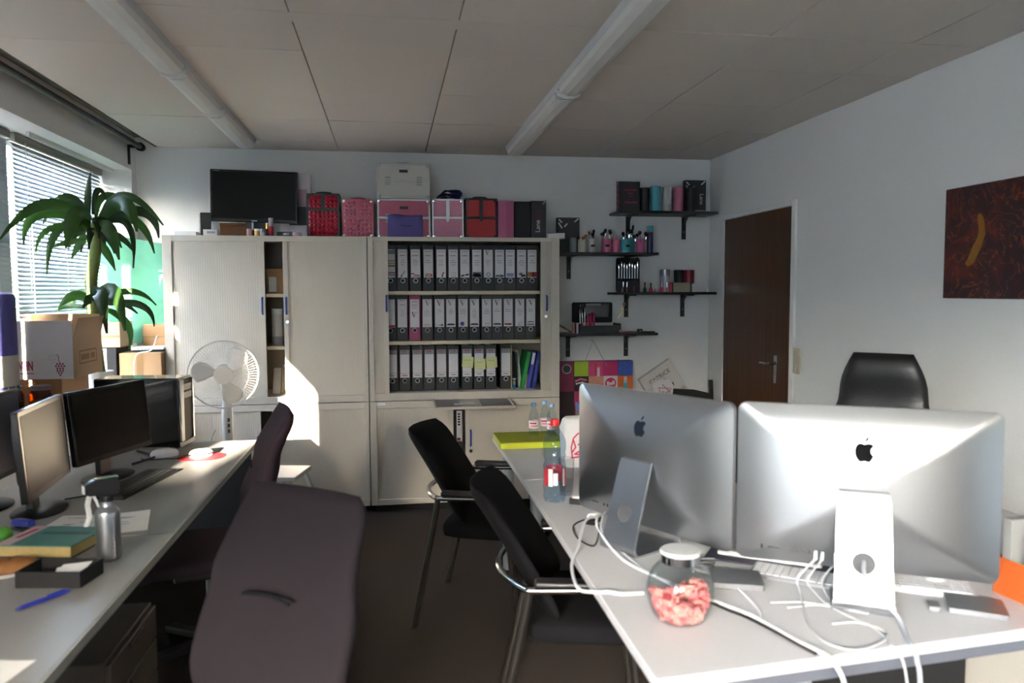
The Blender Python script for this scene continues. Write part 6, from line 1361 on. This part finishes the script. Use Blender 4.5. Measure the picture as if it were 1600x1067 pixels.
# ---------------------------------------------------------------- hanging bag, white bag, black chair at the back wall
bg_ = thing('shopping_bag', 'colourful squared cosmetics bag hanging from a nail under the lowest shelf', 'bag', (1.485, 5.53, .44))
HB = .53
MB().box(-.275, -.03, 0, .285, .035, HB).build('bag_body', mat('bag_black', '#1f1418', .5), bg_, bevel=.003)
cols = [(-.275, -.16), (-.16, -.052), (-.052, .06), (.06, .17), (.17, .285)]
MM = dict(w=mat('wine_square', '#7a1a44', .5), k=mat('bag_dark', '#2a161c', .5), lime=mat('lime_square', '#9fbf2e', .5), pk=mat('pink_square', '#c8407e', .5), mg=mat('magenta_square', '#b81f62', .5), bl=mat('blue_square', '#3556a8', .5, var=.5, scale=60), skin=mat('skin_square', '#c98f78', .5, var=.2, scale=30), wh=mat('white_square', '#d8d4d6', .5), og=mat('orange_square', '#c8601e', .5))
rows = [('w', 'lime', 'pk', 'mg', 'bl'), ('w', 'k', 'skin', 'wh', 'og'), ('k', 'mg', 'lime', 'bl', 'pk'), ('k', 'w', 'k', 'skin', 'lime')]
for j, rw in enumerate(rows):
    for (xa, xb), key in zip(cols, rw): MB().box(xa+.001, -.0312, HB-.11*(j+1), xb-.001, -.030, HB-.11*j-.001).build('picture_square', MM[key], bg_)
t = MB(); t.add([( -.216+.036*math.cos(2*PI*i/20), -.0316, HB-.055+.036*math.sin(2*PI*i/20)) for i in range(20)], [tuple(range(20))], 0); t.add([( -.216+.028*math.cos(2*PI*i/20), -.0319, HB-.055+.028*math.sin(2*PI*i/20)) for i in range(20)], [tuple(range(20))], 1)
stroke(t, [(.0, HB-.1), (.0, HB-.02)], .012, -.0316, 2); stroke(t, [(.022, HB-.108), (.022, HB-.05)], .02, -.0316, 3); stroke(t, [(.022, HB-.05), (.022, HB-.02)], .012, -.0316, 4)
stroke(t, [(-.15, HB-.145), (-.11, HB-.13), (-.07, HB-.14)], .014, -.0316, 5); stroke(t, [(-.145, HB-.165), (-.10, HB-.155), (-.075, HB-.165)], .012, -.0316, 3)
stroke(t, [(.228, HB-.22), (.228, HB-.16)], .034, -.0316, 6); stroke(t, [(.228, HB-.16), (.228, HB-.125)], .024, -.0316, 3)
t.add([(.115+.042*math.cos(2*PI*i/24), -.0316, HB-.165+.04*math.sin(2*PI*i/24)) for i in range(24)], [tuple(range(24))], 7)
t.build('printed_pictures', [m_steel, m_darkgrey, m_red, m_label, MM['og'], m_pink, m_teal, MM['mg']], bg_)
t = MB(); text_mb('Bell', .042, (.116, -.0322, HB-.166), (1, .0, .16), (-.16, 0, 1), 'CENTER', t, 0, .0012); t.build('lettering', m_paper, bg_)
nx, nz = -.012, 1.118-.44
MB().tube([(-.09, -.032, HB-.03), (nx, -.01, nz), (.085, -.032, HB-.035)], .0028, 6).build('rope_handle', m_hgrey, bg_)
solo(MB().cyl((0, .075, 0), (0, 0, .003), .003, n=8), 'wall_nail', m_steel, 'small nail in the wall holding the hanging bag', 'nail', (1.473, 5.525, 1.116))
# black chair whose back rail carries the white bag
bc = thing('folding_chair', 'black chair by the back wall half hidden by left computer', 'chair', (2.13, 5.24, F))
for sx in (-.20, .22): MB().bar((sx, .10, 0), (sx, .20, .80 if sx > 0 else .74), .026, .026).build('back_post', m_black, bc); MB().bar((sx, -.2, 0), (sx, -.18, .44), .026, .026).build('front_leg', m_black, bc)
MB().box(-.21, -.2, .44, .23, .17, .47).build('seat', m_black, bc, bevel=.005); t = MB(); t.loft([[(x, .17+dy, z0+sag), (x, .19+dy, z0+sag), (x, .19+dy, z1+sag), (x, .17+dy, z1+sag)] for x, z0, z1, sag, dy in ((-.20, .60, .73, 0, 0), (-.07, .59, .735, .008, .01), (.09, .59, .73, .002, .01), (.22, .59, .71, -.01, 0))]); t.build('back_rail', m_black, bc)
wbg = thing('paper_bag', 'white printed cosmetics bag tilted against the wall above the black chair', 'bag', (2.10, 5.44, .60), rot=(0, math.radians(-33), 0))
MB().box(-.15, 0, .0, .13, .05, .40).build('bag_body', mat('bag_cream', '#cfcdc8', .6), wbg, bevel=.003)
bpy.data.objects.remove(wbg.children[0]); MB().box(-.13, 0, -.02, .15, .04, .36).build('bag_body', MATS['bag_cream'], wbg, bevel=.003)
t = MB(); text_mb('CATRICE', .045, (.015, -.0008, .29), (1, 0, 0), (0, 0, 1), 'CENTER', t); t.build('lettering', m_darkgrey, wbg)
t = MB(); rs = random.Random(8); PMc = [mat('blob_green', '#9fc0a8', .6), mat('blob_sand', '#c9b78a', .6), mat('blob_rose', '#c9a0a0', .6), mat('blob_brown', '#6a4a3a', .6)]
for k in range(26):
    cx, cz, rr_ = rs.uniform(-.11, .135), rs.uniform(.0, .20), rs.uniform(.006, .022); t.add([(cx+rr_*math.cos(2*PI*i/10), -.0005-.00002*k, cz+rr_*math.sin(2*PI*i/10)) for i in range(10)], [tuple(range(10))], rs.choice((0, 0, 1, 2, 3)))
t.build('watercolour_print', PMc, wbg)
ts = thing('tissue_bag', 'crumpled white printed bag left of the tilted white bag', 'bag', (1.945, 5.36, .60)); t = MB(); rs = random.Random(12)
t.loft([[(x+rs.uniform(-j, j), y+rs.uniform(-j, j), zz+rs.uniform(-j, j)) for x, y in rrect(w_, .06, .02, 2)] for w_, zz, j in ((.12, 0, .002), (.13, .08, .008), (.15, .15, .010), (.16, .20, .012), (.10, .235, .012), (.02, .25, .004))]); t.build('bag_body', m_bag, ts, ang=40)
t = MB()
for k in range(8): stroke(t, [(rs.uniform(-.06, .06), rs.uniform(.12, .22)), (rs.uniform(-.06, .06), rs.uniform(.12, .22))], .008, -.042, k % 2)
t.build('rose_print', [m_nude, m_hgrey], ts)
# painting
m_art = bpy.data.materials.new('abstract_painting'); m_art.use_nodes = True
t_ = m_art.node_tree; p_ = t_.nodes['Principled BSDF']; tc = t_.nodes.new('ShaderNodeTexCoord')
n1 = t_.nodes.new('ShaderNodeTexNoise'); n1.inputs['Scale'].default_value = 5; n1.inputs['Detail'].default_value = 6; n1.inputs['Distortion'].default_value = 1.5
c1 = t_.nodes.new('ShaderNodeValToRGB'); e = c1.color_ramp.elements; e[0].position = .3; e[0].color = lin('#1c1020'); e[1].position = .62; e[1].color = lin('#4a1016'); x = e.new(.48); x.color = lin('#2c0c16'); x = e.new(.8); x.color = lin('#5c2410')
n2 = t_.nodes.new('ShaderNodeTexNoise'); n2.inputs['Scale'].default_value = 7; n2.inputs['Detail'].default_value = 5; n2.inputs['Distortion'].default_value = 2.2
c2 = t_.nodes.new('ShaderNodeValToRGB'); e = c2.color_ramp.elements; e[0].position = .485; e[0].color = (0, 0, 0, 1); e[1].position = .5; e[1].color = (1, 1, 1, 1); x = e.new(.515); x.color = (0, 0, 0, 1)
mx = t_.nodes.new('ShaderNodeMix'); mx.data_type = 'RGBA'; mx.inputs[7].default_value = lin('#8a3a12')
t_.links.new(tc.outputs['Object'], n1.inputs['Vector']); t_.links.new(tc.outputs['Object'], n2.inputs['Vector']); t_.links.new(n1.outputs[0], c1.inputs[0]); t_.links.new(n2.outputs[0], c2.inputs[0])
t_.links.new(c1.outputs[0], mx.inputs[6]); t_.links.new(c2.outputs[0], mx.inputs[0]); t_.links.new(mx.outputs[2], p_.inputs['Base Color']); p_.inputs['Roughness'].default_value = .55
pt = thing('canvas_painting', 'dark red abstract canvas with a yellow flame stroke on the right wall', 'painting', (XR, 2.64, 1.445)); MB().box(-.025, -.40, 0, -.001, .40, .465).build('canvas', m_art, pt, bevel=.003)
t = MB(); P = spline([Vector((0, .20, .345)), Vector((0, .185, .27)), Vector((0, .205, .22)), Vector((0, .235, .165)), Vector((0, .255, .135))], 5); wd = [.006, .014, .017, .018, .017, .018, .02, .02, .02, .022, .024, .025, .025, .024, .024, .023, .024, .026, .022, .016, .008]
vs = []
for i, q_ in enumerate(P): vs += [(-.0256, q_.y+wd[i], q_.z), (-.0262, q_.y, q_.z), (-.0256, q_.y-wd[i], q_.z)]
t.add(vs, [(i*3+j, i*3+j+1, i*3+j+4, i*3+j+3) for i in range(len(P)-1) for j in range(2)]); t.build('yellow_stroke', mat('ochre_paint', '#8f5f16', .6, var=.35, scale=25), pt)
